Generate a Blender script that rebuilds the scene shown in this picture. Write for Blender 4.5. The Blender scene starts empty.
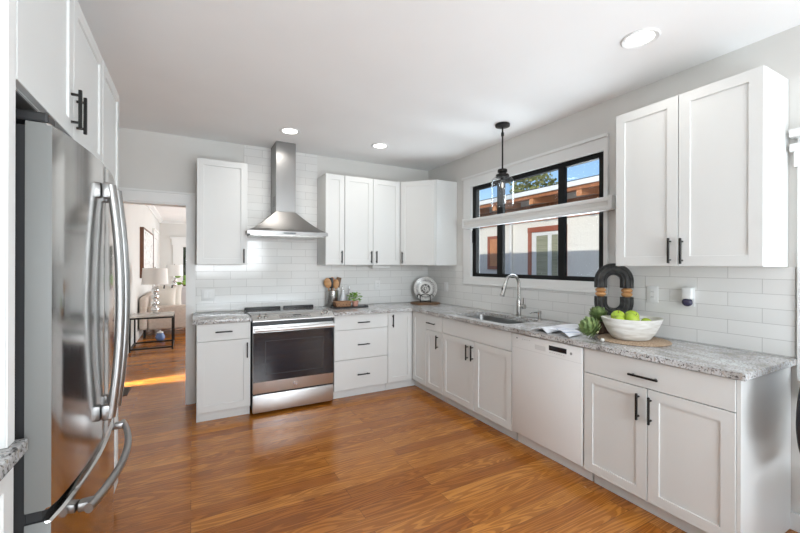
import bpy, bmesh, math, random
from math import pi, sin, cos, radians, sqrt
from mathutils import Vector, Matrix
random.seed(7)
S = bpy.context.scene
COL = S.collection

# ------------------------------------------------------------------ camera
cam_d = bpy.data.cameras.new('camera')
cam = bpy.data.objects.new('camera', cam_d)
COL.objects.link(cam)
cam_d.sensor_width = 36.0
cam_d.lens = 382.62 / 800 * 36
cam_d.shift_y = -1.64 / 800
cam_d.clip_start = 0.02
cam.matrix_world = Matrix.Translation((0, 0, 1.4047)) @ Matrix.Rotation(-radians(28.582), 4, 'Z') @ \
    Matrix.Rotation(pi / 2, 4, 'X') @ Matrix.Rotation(0.0029, 4, 'Z')
S.camera = cam

# ------------------------------------------------------------------ world, sun, exposure
W = bpy.data.worlds.new('sky'); S.world = W; W.use_nodes = True
nt = W.node_tree; nt.nodes.clear()
sky = nt.nodes.new('ShaderNodeTexSky'); sky.sky_type = 'NISHITA'
sky.sun_disc = False; sky.sun_elevation = radians(28); sky.sun_rotation = radians(250)
sky.air_density = 1.0; sky.dust_density = 0.6; sky.ozone_density = 3.5
bg = nt.nodes.new('ShaderNodeBackground'); bg.inputs['Strength'].default_value = 0.145
wo = nt.nodes.new('ShaderNodeOutputWorld')
nt.links.new(sky.outputs[0], bg.inputs[0]); nt.links.new(bg.outputs[0], wo.inputs[0])

sl = bpy.data.lights.new('sun', 'SUN'); sl.energy = 2.35; sl.angle = radians(0.5); sl.color = (1, .95, .86)
so = bpy.data.objects.new('sun', sl); COL.objects.link(so)
so.rotation_euler = Vector((0.86, 0.30, -0.305)).to_track_quat('-Z', 'Y').to_euler()

def area(name, loc, direction, sx, sy, power, color=(1, 1, 1), spread=180):
    l = bpy.data.lights.new(name, 'AREA'); l.shape = 'RECTANGLE'; l.size = sx; l.size_y = sy
    l.energy = power; l.color = color; l.spread = radians(spread)
    o = bpy.data.objects.new(name, l); COL.objects.link(o); o.location = loc
    o.rotation_euler = Vector(direction).to_track_quat('-Z', 'Z').to_euler()
    return o
# daylight at the rear, sink, side and far windows, plus added fill lamps
area('rear_window_daylight', (.8, -2.66, 1.75), (.06, 1, -.08), 1.9, 1.1, 29, (.90, .955, 1), 90)
area('ceiling_fill_rear', (1.0, -2.25, 1.60), (0, .33, 1), 3.0, .8, 12, (.80, .91, 1))  # added up-facing lamp near the rear wall, brightens the ceiling
area('ceiling_fill_low', (1.45, -1.8, .30), (0, .14, 1), 2.5, 1.7, 122, (.80, .91, 1))  # added upward fill lamp behind the camera, stands in for ambient light
area('sink_window_skylight', (3.45, 2.66, 2.76), (-1, 0, -.75), 2.2, .5, 45, (.88, .945, 1))
area('ceiling_fill_window', (3.45, 2.66, .95), (-.55, 0, 1), 2.0, .8, 72, (.82, .92, 1))  # added lamp hidden below the sill, throws fill onto the ceiling
area('side_window_daylight', (2.86, -0.05, 1.38), (-1, 0, 0), 1.1, 1.05, 5, (.92, .965, 1))
area('front_room_daylight', (2.80, 8.0, 1.45), (-1, 0, .1), 5.5, 1.9, 240, (.90, .96, 1))
area('front_room_far_daylight', (2.80, 12.2, 1.45), (-1, 0, .15), 2.4, 1.9, 170, (.90, .96, 1))

area('floor_strip_lamp', (-1.12, 5.445, .62), (1, .02, -.62), .9, .14, 7, (1, .90, .74), 24)  # added narrow lamp, lays the sunlit strip across the far room's floor
vs = S.view_settings
vs.view_transform = 'Standard'; vs.look = 'None'; vs.gamma = 1.0; vs.exposure = 0.21
vs.use_curve_mapping = False

# ------------------------------------------------------------------ materials
def mat(name, color=(.8, .8, .8), rough=.5, metal=0., **kw):
    m = bpy.data.materials.new(name); m.use_nodes = True
    b = m.node_tree.nodes['Principled BSDF']
    b.inputs['Base Color'].default_value = (*color, 1)
    b.inputs['Roughness'].default_value = rough
    b.inputs['Metallic'].default_value = metal
    for k, v in kw.items():
        b.inputs[k.replace('_', ' ')].default_value = v
    return m
def N(m, t, **kw):
    n = m.node_tree.nodes.new(t)
    for k, v in kw.items():
        if k in n.inputs.keys(): n.inputs[k].default_value = v
        else: setattr(n, k, v)
    return n
def L(m, a, b): m.node_tree.links.new(a, b)
def B(m): return m.node_tree.nodes['Principled BSDF']
def ramp(m, stops):
    r = N(m, 'ShaderNodeValToRGB'); e = r.color_ramp.elements
    while len(e) < len(stops): e.new(.5)
    for i, (p, c) in enumerate(stops): e[i].position = p; e[i].color = (*c, 1)
    return r
def mixc(m, fac, a, b, mode='MIX'):
    n = N(m, 'ShaderNodeMix', data_type='RGBA', blend_type=mode)
    for s, v in ((n.inputs[0], fac), (n.inputs[6], a), (n.inputs[7], b)):
        if hasattr(v, 'links'): L(m, v, s)
        else: s.default_value = v if isinstance(v, (int, float)) else (*v, 1)
    return n.outputs[2]
def bump(m, h, strength=.2, dist=.002):
    b = N(m, 'ShaderNodeBump', Strength=strength, Distance=dist); L(m, h, b.inputs['Height'])
    L(m, b.outputs[0], B(m).inputs['Normal'])
def coords(m, scale=(1, 1, 1), rot=(0, 0, 0), src='Object'):
    t = N(m, 'ShaderNodeTexCoord'); mp = N(m, 'ShaderNodeMapping')
    mp.inputs['Scale'].default_value = scale; mp.inputs['Rotation'].default_value = rot
    L(m, t.outputs[src], mp.inputs[0]); return mp.outputs[0]
def noisy(m, c1, c2, scale=8, lo=.35, hi=.65, sc=(1, 1, 1), detail=3, bstr=0, rough=.5):
    n = N(m, 'ShaderNodeTexNoise', Scale=scale, Detail=detail, Roughness=rough); L(m, coords(m, sc), n.inputs['Vector'])
    r = ramp(m, [(lo, c1), (hi, c2)]); L(m, n.outputs[0], r.inputs[0]); L(m, r.outputs[0], B(m).inputs['Base Color'])
    if bstr: bump(m, n.outputs[0], bstr)
    return m

M = {}
M['cab'] = mat('white_cabinet_paint', (.69, .695, .68), .42)
M['wall'] = noisy(mat('greige_wall_paint', rough=.75), (.665, .65, .62), (.68, .665, .635), 3)
M['ceil'] = noisy(mat('ceiling_paint', rough=.85), (.88, .875, .865), (.90, .895, .885), 2)
M['trim'] = mat('white_trim_paint', (.78, .78, .765), .4)
M['black'] = mat('black_metal', (.018, .017, .016), .38, .6)
M['blackp'] = mat('black_plastic', (.012, .012, .013), .4)
M['rubber'] = mat('dark_gasket', (.015, .015, .016), .7)
M['bglass'] = mat('black_oven_glass', (.012, .012, .016), .06, 0, IOR=1.6)
M['chrome'] = mat('chrome', (.8, .8, .8), .08, 1)
M['nickel'] = mat('brushed_nickel', (.50, .49, .47), .26, 1)
M['white'] = mat('white_plastic', (.8, .8, .79), .35)
M['offwhite'] = mat('off_white_fabric_shade', (.82, .81, .78), .8)
M['wframe'] = mat('black_window_frame', (.006, .006, .006), .6, 0, Specular_IOR_Level=.25)

def steel(name, col, rough, sc, bs=.012):
    m = mat(name, col, rough, 1)
    n = N(m, 'ShaderNodeTexNoise', Scale=1.0, Detail=2); L(m, coords(m, sc), n.inputs['Vector'])
    r = ramp(m, [(.3, (rough - .02,) * 3), (.7, (rough + .03,) * 3)]); L(m, n.outputs[0], r.inputs[0]); L(m, r.outputs[0], B(m).inputs['Roughness'])
    if bs: bump(m, n.outputs[0], bs, .001)
    return m
M['steel'] = steel('brushed_stainless_steel', (.66, .655, .65), .38, (3, 3, 500))
M['hood'] = steel('satin_hood_steel', (.27, .265, .26), .33, (300, 300, 2), 0)
M['steelv'] = steel('vertical_brushed_stainless_steel', (.36, .355, .35), .32, (300, 300, 2), 0)
M['fsteel'] = steel('polished_fridge_steel', (.58, .57, .56), .13, (120, 120, 1), .0)
M['fridge_side'] = mat('grey_painted_steel', (.17, .173, .165), .5)
M['sink'] = steel('satin_sink_steel', (.36, .36, .355), .3, (200, 4, 4))

# oak floor: planks along X
def floor_mat():
    m = mat('oak_plank_floor', rough=.2)
    c = coords(m)
    br = N(m, 'ShaderNodeTexBrick', offset=.37, offset_frequency=2)
    for k, v in dict(Scale=1., Mortar_Size=.0012, Brick_Width=1.35, Row_Height=.108, Mortar_Smooth=.2, Bias=0.).items():
        br.inputs[k.replace('_', ' ')].default_value = v
    br.inputs['Color1'].default_value = (0, 0, 0, 1); br.inputs['Color2'].default_value = (1, 1, 1, 1); br.inputs['Mortar'].default_value = (.5, .5, .5, 1)
    L(m, c, br.inputs['Vector'])
    tone = ramp(m, [(0., (.36, .115, .015)), (.35, (.44, .153, .021)), (.65, (.50, .184, .028)), (1., (.59, .24, .044))])
    L(m, br.outputs['Color'], tone.inputs[0])
    # shift grain per plank
    off = N(m, 'ShaderNodeVectorMath', operation='MULTIPLY'); L(m, br.outputs['Color'], off.inputs[0]); off.inputs[1].default_value = (7, 3, 0)
    add = N(m, 'ShaderNodeVectorMath', operation='ADD'); L(m, c, add.inputs[0]); L(m, off.outputs[0], add.inputs[1])
    mp = N(m, 'ShaderNodeMapping'); mp.inputs['Scale'].default_value = (.55, 6.5, 1); L(m, add.outputs[0], mp.inputs[0])
    n1 = N(m, 'ShaderNodeTexNoise', Scale=1.3, Detail=1.5, Distortion=.35); L(m, mp.outputs[0], n1.inputs['Vector'])
    rings = N(m, 'ShaderNodeMath', operation='MULTIPLY'); L(m, n1.outputs[0], rings.inputs[0]); rings.inputs[1].default_value = 120.
    sn = N(m, 'ShaderNodeMath', operation='SINE'); L(m, rings.outputs[0], sn.inputs[0])
    g1 = ramp(m, [(.0, (.70, .65, .60)), (.30, (.95, .95, .95)), (1., (1.05, 1.05, 1.05))]); L(m, sn.outputs[0], g1.inputs[0])
    mp2 = N(m, 'ShaderNodeMapping'); mp2.inputs['Scale'].default_value = (5, 130, 1); L(m, add.outputs[0], mp2.inputs[0])
    n2 = N(m, 'ShaderNodeTexNoise', Scale=1.5, Detail=3); L(m, mp2.outputs[0], n2.inputs['Vector'])
    g2 = ramp(m, [(.3, (.78, .76, .74)), (.6, (1.05, 1.05, 1.05))]); L(m, n2.outputs[0], g2.inputs[0])
    a = mixc(m, 1., tone.outputs[0], g1.outputs[0], 'MULTIPLY'); b = mixc(m, 1., a, g2.outputs[0], 'MULTIPLY')
    d = mixc(m, br.outputs['Fac'], b, (.10, .04, .012)); L(m, d, B(m).inputs['Base Color'])
    rr = ramp(m, [(.3, (.17,) * 3), (.7, (.27,) * 3)]); L(m, n2.outputs[0], rr.inputs[0]); L(m, rr.outputs[0], B(m).inputs['Roughness'])
    bump(m, n2.outputs[0], .06, .001)
    return m
M['floor'] = floor_mat()

def tile_mat(name, axis):
    m = mat(name, rough=.12)
    t = N(m, 'ShaderNodeTexCoord'); sp = N(m, 'ShaderNodeSeparateXYZ'); cb = N(m, 'ShaderNodeCombineXYZ')
    L(m, t.outputs['Object'], sp.inputs[0]); L(m, sp.outputs[axis], cb.inputs[0]); L(m, sp.outputs[2], cb.inputs[1])
    br = N(m, 'ShaderNodeTexBrick', offset=.5, offset_frequency=2)
    for k, v in dict(Scale=1., Mortar_Size=.0016, Brick_Width=.316, Row_Height=.0825, Mortar_Smooth=.3).items():
        br.inputs[k.replace('_', ' ')].default_value = v
    br.inputs['Color1'].default_value = (.74, .735, .715, 1); br.inputs['Color2'].default_value = (.79, .785, .765, 1)
    br.inputs['Mortar'].default_value = (.50, .49, .47, 1)
    L(m, cb.outputs[0], br.inputs['Vector']); L(m, br.outputs['Color'], B(m).inputs['Base Color'])
    n = N(m, 'ShaderNodeTexNoise', Scale=9., Detail=1); L(m, t.outputs['Object'], n.inputs['Vector'])
    inv = N(m, 'ShaderNodeMath', operation='SUBTRACT'); inv.inputs[0].default_value = 1.; L(m, br.outputs['Fac'], inv.inputs[1])
    ad = N(m, 'ShaderNodeMath', operation='MULTIPLY_ADD'); L(m, n.outputs[0], ad.inputs[0]); ad.inputs[1].default_value = .6; L(m, inv.outputs[0], ad.inputs[2])
    bump(m, ad.outputs[0], .35, .0025)
    return m
M['tile_y'] = tile_mat('white_subway_tile_side', 1)
M['tile_x'] = tile_mat('white_subway_tile_back', 0)

def granite():
    m = mat('speckled_granite', rough=.14)
    c = coords(m)
    n1 = N(m, 'ShaderNodeTexNoise', Scale=7., Detail=5., Roughness=.62, Distortion=.6); L(m, coords(m, (1.6, .8, 1)), n1.inputs['Vector'])
    r1 = ramp(m, [(.28, (.22, .205, .19)), (.43, (.44, .43, .42)), (.62, (.66, .67, .68))]); L(m, n1.outputs[0], r1.inputs[0])
    n2 = N(m, 'ShaderNodeTexNoise', Scale=105., Detail=3., Roughness=.6); L(m, c, n2.inputs['Vector'])
    r2 = ramp(m, [(.37, (0, 0, 0)), (.47, (1, 1, 1))]); L(m, n2.outputs[0], r2.inputs[0])
    n3 = N(m, 'ShaderNodeTexNoise', Scale=60., Detail=2.); L(m, coords(m, (1, 1.3, 1.1)), n3.inputs['Vector'])
    r3 = ramp(m, [(.56, (0, 0, 0)), (.66, (.75, .75, .75))]); L(m, n3.outputs[0], r3.inputs[0])
    a = mixc(m, r3.outputs[0], r1.outputs[0], (.36, .29, .22))
    b = mixc(m, r2.outputs[0], (.085, .075, .07), a)
    L(m, b, B(m).inputs['Base Color']); return m
M['granite'] = granite()

def thin_glass(name, tint=(1, 1, 1), gloss=1.0):
    m = bpy.data.materials.new(name); m.use_nodes = True; t = m.node_tree; t.nodes.clear()
    o = N(m, 'ShaderNodeOutputMaterial'); tr = N(m, 'ShaderNodeBsdfTransparent'); gl = N(m, 'ShaderNodeBsdfGlossy', Roughness=.02)
    tr.inputs[0].default_value = (*tint, 1); fr = N(m, 'ShaderNodeLayerWeight', Blend=.25); mx = N(m, 'ShaderNodeMixShader')
    pw = N(m, 'ShaderNodeMath', operation='POWER'); pw.inputs[1].default_value = 3.; ml = N(m, 'ShaderNodeMath', operation='MULTIPLY_ADD'); L(m, fr.outputs['Facing'], pw.inputs[0]); L(m, pw.outputs[0], ml.inputs[0]); ml.inputs[1].default_value = gloss; ml.inputs[2].default_value = .035
    L(m, ml.outputs[0], mx.inputs[0]); L(m, tr.outputs[0], mx.inputs[1]); L(m, gl.outputs[0], mx.inputs[2]); L(m, mx.outputs[0], o.inputs[0])
    return m
M['pane'] = thin_glass('window_glass', (.98, .99, .99), .35)
M['jar'] = thin_glass('clear_jar_glass', (.95, .965, .975), 1.1)
def emis(name, col, s):
    m = mat(name, (0, 0, 0), .5); B(m).inputs['Emission Color'].default_value = (*col, 1); B(m).inputs['Emission Strength'].default_value = s
    return m
M['lamp_on'] = emis('lit_lamp_lens', (1, .97, .92), 6)
M['bulb'] = emis('lit_bulb', (1, .9, .75), 1.2)

M['wood'] = noisy(mat('warm_wood', rough=.45), (.42, .20, .075), (.60, .33, .14), 3, sc=(2, 2, 30))
M['oakboard'] = noisy(mat('brown_cutting_board', rough=.5), (.13, .065, .028), (.24, .13, .06), 4, sc=(2, 20, 2))
M['riser'] = noisy(mat('dark_riser_wood', rough=.5), (.06, .03, .018), (.12, .06, .035), 4, sc=(2, 2, 20))
M['wicker'] = noisy(mat('brown_wicker', rough=.7), (.10, .04, .018), (.30, .13, .06), 60, bstr=.5)
M['jute'] = noisy(mat('natural_jute', rough=.9), (.33, .23, .15), (.55, .41, .29), 120, bstr=.6)
M['bowlm'] = noisy(mat('whitewashed_wood', rough=.65), (.60, .57, .52), (.80, .79, .76), 10, sc=(1, 1, 6), bstr=.2)
M['fluted'] = noisy(mat('black_fluted_ceramic', rough=.7), (.010, .010, .010), (.045, .044, .042), 25, bstr=.3)
M['apple'] = noisy(mat('green_apple_skin', rough=.25), (.30, .46, .03), (.50, .62, .07), 6)
M['arti'] = noisy(mat('artichoke_green', rough=.6), (.09, .15, .045), (.24, .31, .11), 25)
M['leaf'] = noisy(mat('fresh_leaf_green', rough=.5), (.10, .26, .02), (.30, .50, .07), 40)
M['stem'] = mat('brown_stem', (.16, .09, .04), .7)
M['terra'] = mat('pink_clay_pot', (.62, .32, .25), .7)
M['towel_w'] = mat('white_towel', (.78, .79, .82), .95)
def towel():
    m = mat('blue_striped_towel', rough=.95)
    w = N(m, 'ShaderNodeTexWave', Scale=4.6, wave_type='BANDS', bands_direction='Y'); L(m, coords(m), w.inputs['Vector'])
    r = ramp(m, [(.0, (.78, .79, .84)), (.86, (.78, .79, .84)), (.92, (.45, .50, .62)), (.98, (.42, .48, .60))]); L(m, w.outputs[0], r.inputs[0])
    L(m, r.outputs[0], B(m).inputs['Base Color']); return m
M['towel'] = towel()
def plate_mat():
    m = mat('patterned_white_china', rough=.2)
    t = N(m, 'ShaderNodeTexCoord'); ln = N(m, 'ShaderNodeVectorMath', operation='LENGTH'); L(m, t.outputs['Object'], ln.inputs[0])
    sc = N(m, 'ShaderNodeMath', operation='DIVIDE'); L(m, ln.outputs['Value'], sc.inputs[0]); sc.inputs[1].default_value = .15
    w = (.80, .79, .76); d = (.06, .055, .05); g = (.42, .40, .38)
    r = ramp(m, [(0, g), (.05, w), (.10, d), (.16, d), (.19, w), (.24, g), (.28, d), (.40, d), (.44, w), (.60, w), (.64, d), (.67, w), (.72, d), (.78, g), (.86, g), (.91, w), (.94, d), (.97, w)])
    n = N(m, 'ShaderNodeTexNoise', Scale=70., Detail=2); L(m, t.outputs['Object'], n.inputs['Vector'])
    r2 = ramp(m, [(.50, (0, 0, 0)), (.58, (1, 1, 1))]); L(m, n.outputs[0], r2.inputs[0])
    L(m, sc.outputs[0], r.inputs[0])
    k = mixc(m, r2.outputs[0], r.outputs[0], w)
    f = mixc(m, .6, r.outputs[0], k); L(m, f, B(m).inputs['Base Color']); return m
M['plate'] = plate_mat()
M['stucco'] = noisy(mat('neighbour_white_stucco', rough=.9), (.78, .76, .70), (.84, .82, .76), 30, bstr=.2)
M['eave'] = noisy(mat('brown_eave_wood', rough=.7), (.25, .085, .035), (.46, .17, .06), 4, sc=(1, 12, 1))
M['raft'] = noisy(mat('orange_rafter_wood', rough=.6), (.50, .20, .08), (.62, .28, .12), 4)
M['redwood'] = mat('red_brown_door_trim', (.34, .10, .055), .6)
M['fascia'] = mat('white_fascia', (.78, .78, .76), .5)
M['concrete'] = noisy(mat('concrete_yard', rough=.9), (.42, .41, .38), (.52, .50, .47), 5)
M['curtain'] = noisy(mat('grey_green_blind', rough=.9), (.24, .25, .17), (.36, .36, .26), 2, sc=(1, 1, 40))
M['foliage'] = noisy(mat('tree_foliage', rough=.8), (.10, .14, .03), (.38, .36, .12), 5)
M['bark'] = mat('bark', (.13, .09, .06), .9)
M['sofa'] = noisy(mat('beige_sofa_fabric', rough=.95), (.60, .51, .44), (.66, .57, .50), 30, bstr=.1)
M['cush'] = mat('cream_cushion', (.74, .69, .62), .95)
M['cushb'] = mat('black_cushion_band', (.03, .03, .03), .9)
M['cushg'] = mat('grey_cushion', (.62, .58, .58), .95)
M['marble'] = noisy(mat('grey_stone_top', rough=.2), (.40, .37, .34), (.60, .57, .53), 6)
M['darkwood'] = mat('dark_walnut_frame', (.14, .055, .025), .5)
M['paper'] = noisy(mat('line_art_print', rough=.6), (.30, .30, .30), (.80, .79, .77), 7, .36, .44, (1, 3, 2))
M['pink'] = noisy(mat('pink_petals', rough=.7), (.50, .03, .10), (.75, .20, .30), 30)
M['chair'] = mat('black_chair_upholstery', (.012, .012, .016), .55)
M['violet'] = mat('dark_violet_plastic', (.03, .025, .06), .2)
M['blueglass'] = mat('blue_patterned_ceramic', (.12, .2, .42), .25)
M['grille'] = mat('bronze_register', (.05, .035, .025), .5, .5)

# ------------------------------------------------------------------ mesh helpers
def nb(): return bmesh.new()
def box(bm, x0, x1, y0, y1, z0, z1, bev=0., seg=2):
    g = bmesh.ops.create_cube(bm, size=1)
    for v in g['verts']:
        v.co = Vector(((x0 + x1) / 2 + v.co.x * (x1 - x0), (y0 + y1) / 2 + v.co.y * (y1 - y0), (z0 + z1) / 2 + v.co.z * (z1 - z0)))
    if bev:
        es = list({e for v in g['verts'] for e in v.link_edges})
        bmesh.ops.bevel(bm, geom=es, offset=bev, segments=seg, affect='EDGES', profile=.5)
def xform(bm, m, start=0):
    bm.verts.ensure_lookup_table()
    for v in list(bm.verts)[start:]: v.co = m @ v.co
def loft(bm, loops, cap0=True, cap1=True, closed=True):
    vs = [[bm.verts.new(p) for p in lp] for lp in loops]
    n = len(vs[0])
    for a, b in zip(vs, vs[1:]):
        for i in range(n if closed else n - 1):
            j = (i + 1) % n
            bm.faces.new((a[i], a[j], b[j], b[i]))
    if cap0: bm.faces.new(vs[0][::-1])
    if cap1: bm.faces.new(vs[-1])
    return vs
def lathe(bm, prof, c=(0, 0, 0), n=32, cap0=True, cap1=True, sx=1., sy=1.):
    loops = [[(c[0] + max(r, 1e-4) * sx * cos(2 * pi * i / n), c[1] + max(r, 1e-4) * sy * sin(2 * pi * i / n), c[2] + z) for i in range(n)] for r, z in prof]
    loft(bm, loops, cap0, cap1)
def tube(bm, pts, r, n=10, caps=True, prof=None, up=Vector((0, 0, 1))):
    pts = [Vector(p) for p in pts]; rs = r if isinstance(r, (list, tuple)) else [r] * len(pts)
    loops = []; t0 = (pts[1] - pts[0]).normalized()
    u = up if abs(t0.dot(up)) < .95 else Vector((1, 0, 0))
    nrm = (u - t0 * u.dot(t0)).normalized()
    for i, p in enumerate(pts):
        t = (pts[min(i + 1, len(pts) - 1)] - pts[max(i - 1, 0)]).normalized()
        nrm = (nrm - t * nrm.dot(t)).normalized(); bn = t.cross(nrm)
        if prof: loops.append([p + nrm * (a * rs[i]) + bn * (b * rs[i]) for a, b in prof])
        else: loops.append([p + nrm * (rs[i] * cos(2 * pi * k / n)) + bn * (rs[i] * sin(2 * pi * k / n)) for k in range(n)])
    loft(bm, loops, caps, caps)
def ball(bm, c, r, sc=(1, 1, 1), u=20, v=12):
    g = bmesh.ops.create_uvsphere(bm, u_segments=u, v_segments=v, radius=r)
    for q in g['verts']: q.co = Vector((c[0] + q.co.x * sc[0], c[1] + q.co.y * sc[1], c[2] + q.co.z * sc[2]))
def prism(bm, pts, z0, z1):
    loft(bm, [[(x, y, z0) for x, y in pts], [(x, y, z1) for x, y in pts]])
def frame_m(o, U, V, Nn): 
    m = Matrix.Identity(4)
    for i, a in enumerate((U, V, Nn)):
        for k in range(3): m[k][i] = a[k]
    for k in range(3): m[k][3] = o[k]
    return m
def root_loc(p):
    l = Vector((0, 0, 0))
    while p is not None: l = l + Vector(p.location); p = p.parent
    return l
def obj(name, bm, m, parent=None, smooth=False, loc=None, label=None):
    """loc: origin for a top-level mesh; bm holds world coordinates"""
    off = root_loc(parent) if parent is not None else Vector(loc or (0, 0, 0))
    for v in bm.verts: v.co = v.co - off
    bmesh.ops.recalc_face_normals(bm, faces=bm.faces)
    me = bpy.data.meshes.new(name); bm.to_mesh(me); bm.free()
    me.materials.append(m)
    if smooth:
        for p in me.polygons: p.use_smooth = True
        try: me.set_sharp_from_angle(angle=radians(smooth if smooth is not True else 40))
        except Exception: pass
    o = bpy.data.objects.new(name, me); COL.objects.link(o)
    if parent is not None: o.parent = parent
    elif loc: o.location = loc
    if label: o['label'] = label
    return o
def tag(o, label, cat, group=None):
    o['label'] = label; o['category'] = cat
    if group: o['group'] = group
    return o
def thing(name, label, cat, loc=(0, 0, 0), group=None):
    o = bpy.data.objects.new(name, None); COL.objects.link(o); o.location = loc; o.empty_display_size = .05
    return tag(o, label, cat, group)
def struct(o): o['kind'] = 'structure'; return o
def boxobj(name, m, parent, *b, bev=0., loc=None):
    bm = nb(); box(bm, *b, bev=bev); return obj(name, bm, m, parent, loc=loc, smooth=bool(bev) and 30)
def dup(root, loc, rz=0., label=None):
    r = root.copy(); COL.objects.link(r); r.location = loc; r.rotation_euler[2] = rz
    if label: r['label'] = label
    for ch in list(root.children):
        c = ch.copy(); COL.objects.link(c); c.parent = r
        for g in list(ch.children):
            k = g.copy(); COL.objects.link(k); k.parent = c
    return r

# ------------------------------------------------------------------ setting dimensions
XW, YW, ZC = 2.829, 4.3975, 2.684      # right wall, back wall, ceiling
XF, YF = 2.226, 3.786                  # base cabinet door faces
XU, YU = 2.509, 4.074                  # wall cabinet door faces
XL = -1.10                             # left wall
YR = -2.70                             # rear wall
CT = .914

struct(boxobj('floor', M['floor'], None, -1.3, XW + .34, YR - .2, 14.6, -.12, 0))
bm = nb(); box(bm, -1.3, XW + .35, YR - .2, YW + .12, ZC, ZC + .22)
struct(obj('ceiling', bm, M['ceil']))
bm = nb(); box(bm, -1.3, 3.18, YW + .1205, 14.6, 2.80, 2.90)
struct(obj('ceiling_front_room', bm, M['ceil']))
# right wall with the sink window and the side window
WY0, WY1, WZ0, WZ1 = 1.851, 3.470, 1.272, 2.305
SY0, SY1, SZ0, SZ1 = -.66, .665, .80, 1.93
bm = nb(); x0, x1 = XW, XW + .115
box(bm, x0, x1, WY1, YW + .12, 0, ZC); box(bm, x0, x1, WY0, WY1, 0, WZ0); box(bm, x0, x1, WY0, WY1, WZ1, ZC)
box(bm, x0, x1, SY1, WY0, 0, ZC); box(bm, x0, x1, SY0, SY1, 0, SZ0); box(bm, x0, x1, SY0, SY1, SZ1, ZC); box(bm, x0, x1, YR - .2, SY0, 0, ZC)
struct(obj('wall_right', bm, M['wall']))
# back wall with the cased opening
OX0, OX1, OZ = -.86, -.036, 2.005
bm = nb(); y0, y1 = YW, YW + .12
box(bm, XL - .2, OX0, y0, y1, 0, ZC); box(bm, OX1, XW, y0, y1, 0, ZC); box(bm, OX0, OX1, y0, y1, OZ, ZC)
struct(obj('wall_back', bm, M['wall']))
struct(boxobj('wall_left', M['wall'], None, XL - .2, XL, YR - .2, YW, 0, ZC))
bm = nb(); box(bm, XL - .2, -.6, YR - .2, YR, 0, ZC); box(bm, 2.6, XW + .16, YR - .2, YR, 0, ZC); box(bm, -.6, 2.6, YR - .2, YR, 0, .55); box(bm, -.6, 2.6, YR - .2, YR, 2.35, ZC)
struct(obj('wall_rear', bm, M['wall']))
# casing of the opening
bm = nb()
box(bm, OX1 - .002, OX1 + .070, YW - .022, YW - .001, 0, OZ); box(bm, OX0 - .09, OX0, YW - .022, YW - .001, 0, OZ)
box(bm, OX0 - .09, OX1 + .070, YW - .022, YW - .001, OZ, 2.100); box(bm, OX0 - .11, OX1 + .070, YW - .04, YW - .001, 2.100, 2.118)
box(bm, OX1 - .014, OX1 - .001, YW - .012, YW + .13, 0, OZ - .015); box(bm, OX0 + .001, OX1 - .001, YW - .012, YW + .13, OZ - .015, OZ - .001)
struct(obj('trim_1', bm, M['trim']))
# front room shell
LX = -.885
bm = nb(); box(bm, LX - .18, LX, YW + .1205, 5.36, 0, 2.8); box(bm, LX - .18, LX, 5.53, 14.6, 0, 2.8); box(bm, LX - .18, LX, 5.36, 5.53, 1.2, 2.8)
struct(obj('wall_left_front_room', bm, M['wall']))
FY = 14.2
FWX0, FWX1, FWZ0, FWZ1 = -.30, .9, .55, 2.02
bm = nb(); box(bm, LX, FWX0, FY, FY + .15, 0, 2.8); box(bm, FWX1, 2.83, FY, FY + .15, 0, 2.8); box(bm, FWX0, FWX1, FY, FY + .15, 0, FWZ0); box(bm, FWX0, FWX1, FY, FY + .15, FWZ1, 2.8)
struct(obj('wall_far', bm, M['wall']))
struct(boxobj('wall_right_front_room', M['wall'], None, 2.83, 2.99, YW + .1205, 14.6, 0, 2.8))
bm = nb()
prof = [(0, 0), (.10, 0), (.085, -.03), (.03, -.075), (.02, -.10), (0, -.10)]
loft(bm, [[(LX + .001 + a, y, 2.799 + b) for a, b in prof] for y in (YW + .13, FY)])
loft(bm, [[(x, FY - .001 - a, 2.799 + b) for a, b in prof] for x in (LX, 2.83)])
struct(obj('trim_2', bm, M['trim']))
bm = nb(); box(bm, LX + .001, LX + .018, 5.56, FY, 0, .16); box(bm, LX + .02, 2.83, FY - .018, FY - .001, 0, .16)
struct(obj('baseboard_front_room', bm, M['trim']))
struct(boxobj('baseboard_right', M['trim'], None, XW - .016, XW - .001, YR, .803, 0, .092))

# window over the sink
win = struct(bpy.data.objects.new('window_1', None)); COL.objects.link(win); win.location = (XW, 2.66, WZ0)
bm = nb(); fx0, fx1 = XW + .012, XW + .060
fw = .062
box(bm, fx0, fx1, WY0, WY1, WZ1 - .046, WZ1 - .001); box(bm, fx0, fx1, WY0, WY1, WZ0 + .001, WZ0 + .040)
box(bm, fx0, fx1, WY0 + .001, WY0 + fw, WZ0 + .03, WZ1 - .038); box(bm, fx0, fx1, WY1 - fw, WY1 - .001, WZ0 + .03, WZ1 - .038)
obj('window_frame', bm, M['wframe'], win)
bm = nb(); box(bm, fx0, fx0 + .035, 2.985, 3.068, WZ0 + .040, WZ1 - .038); obj('mullion', bm, M['wframe'], win)
bm = nb(); box(bm, fx0, fx0 + .035, 2.235, 2.300, WZ0 + .040, WZ1 - .038); obj('mullion', bm, M['wframe'], win)
for a, b in ((WY0 + fw, 2.235), (2.300, 2.985), (3.068, WY1 - fw)):
    boxobj('pane', M['pane'], win, XW + .028, XW + .032, a, b, WZ0 + .040, WZ1 - .038)
bm = nb(); box(bm, fx0 - .014, fx0 - .001, WY0 + .022, WY0 + .038, 1.62, 1.76); obj('latch', bm, M['wframe'], win)
bm = nb(); box(bm, fx0 - .014, fx0 - .001, WY1 - .028, WY1 - .012, 1.66, 1.80); obj('latch', bm, M['wframe'], win)
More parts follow.
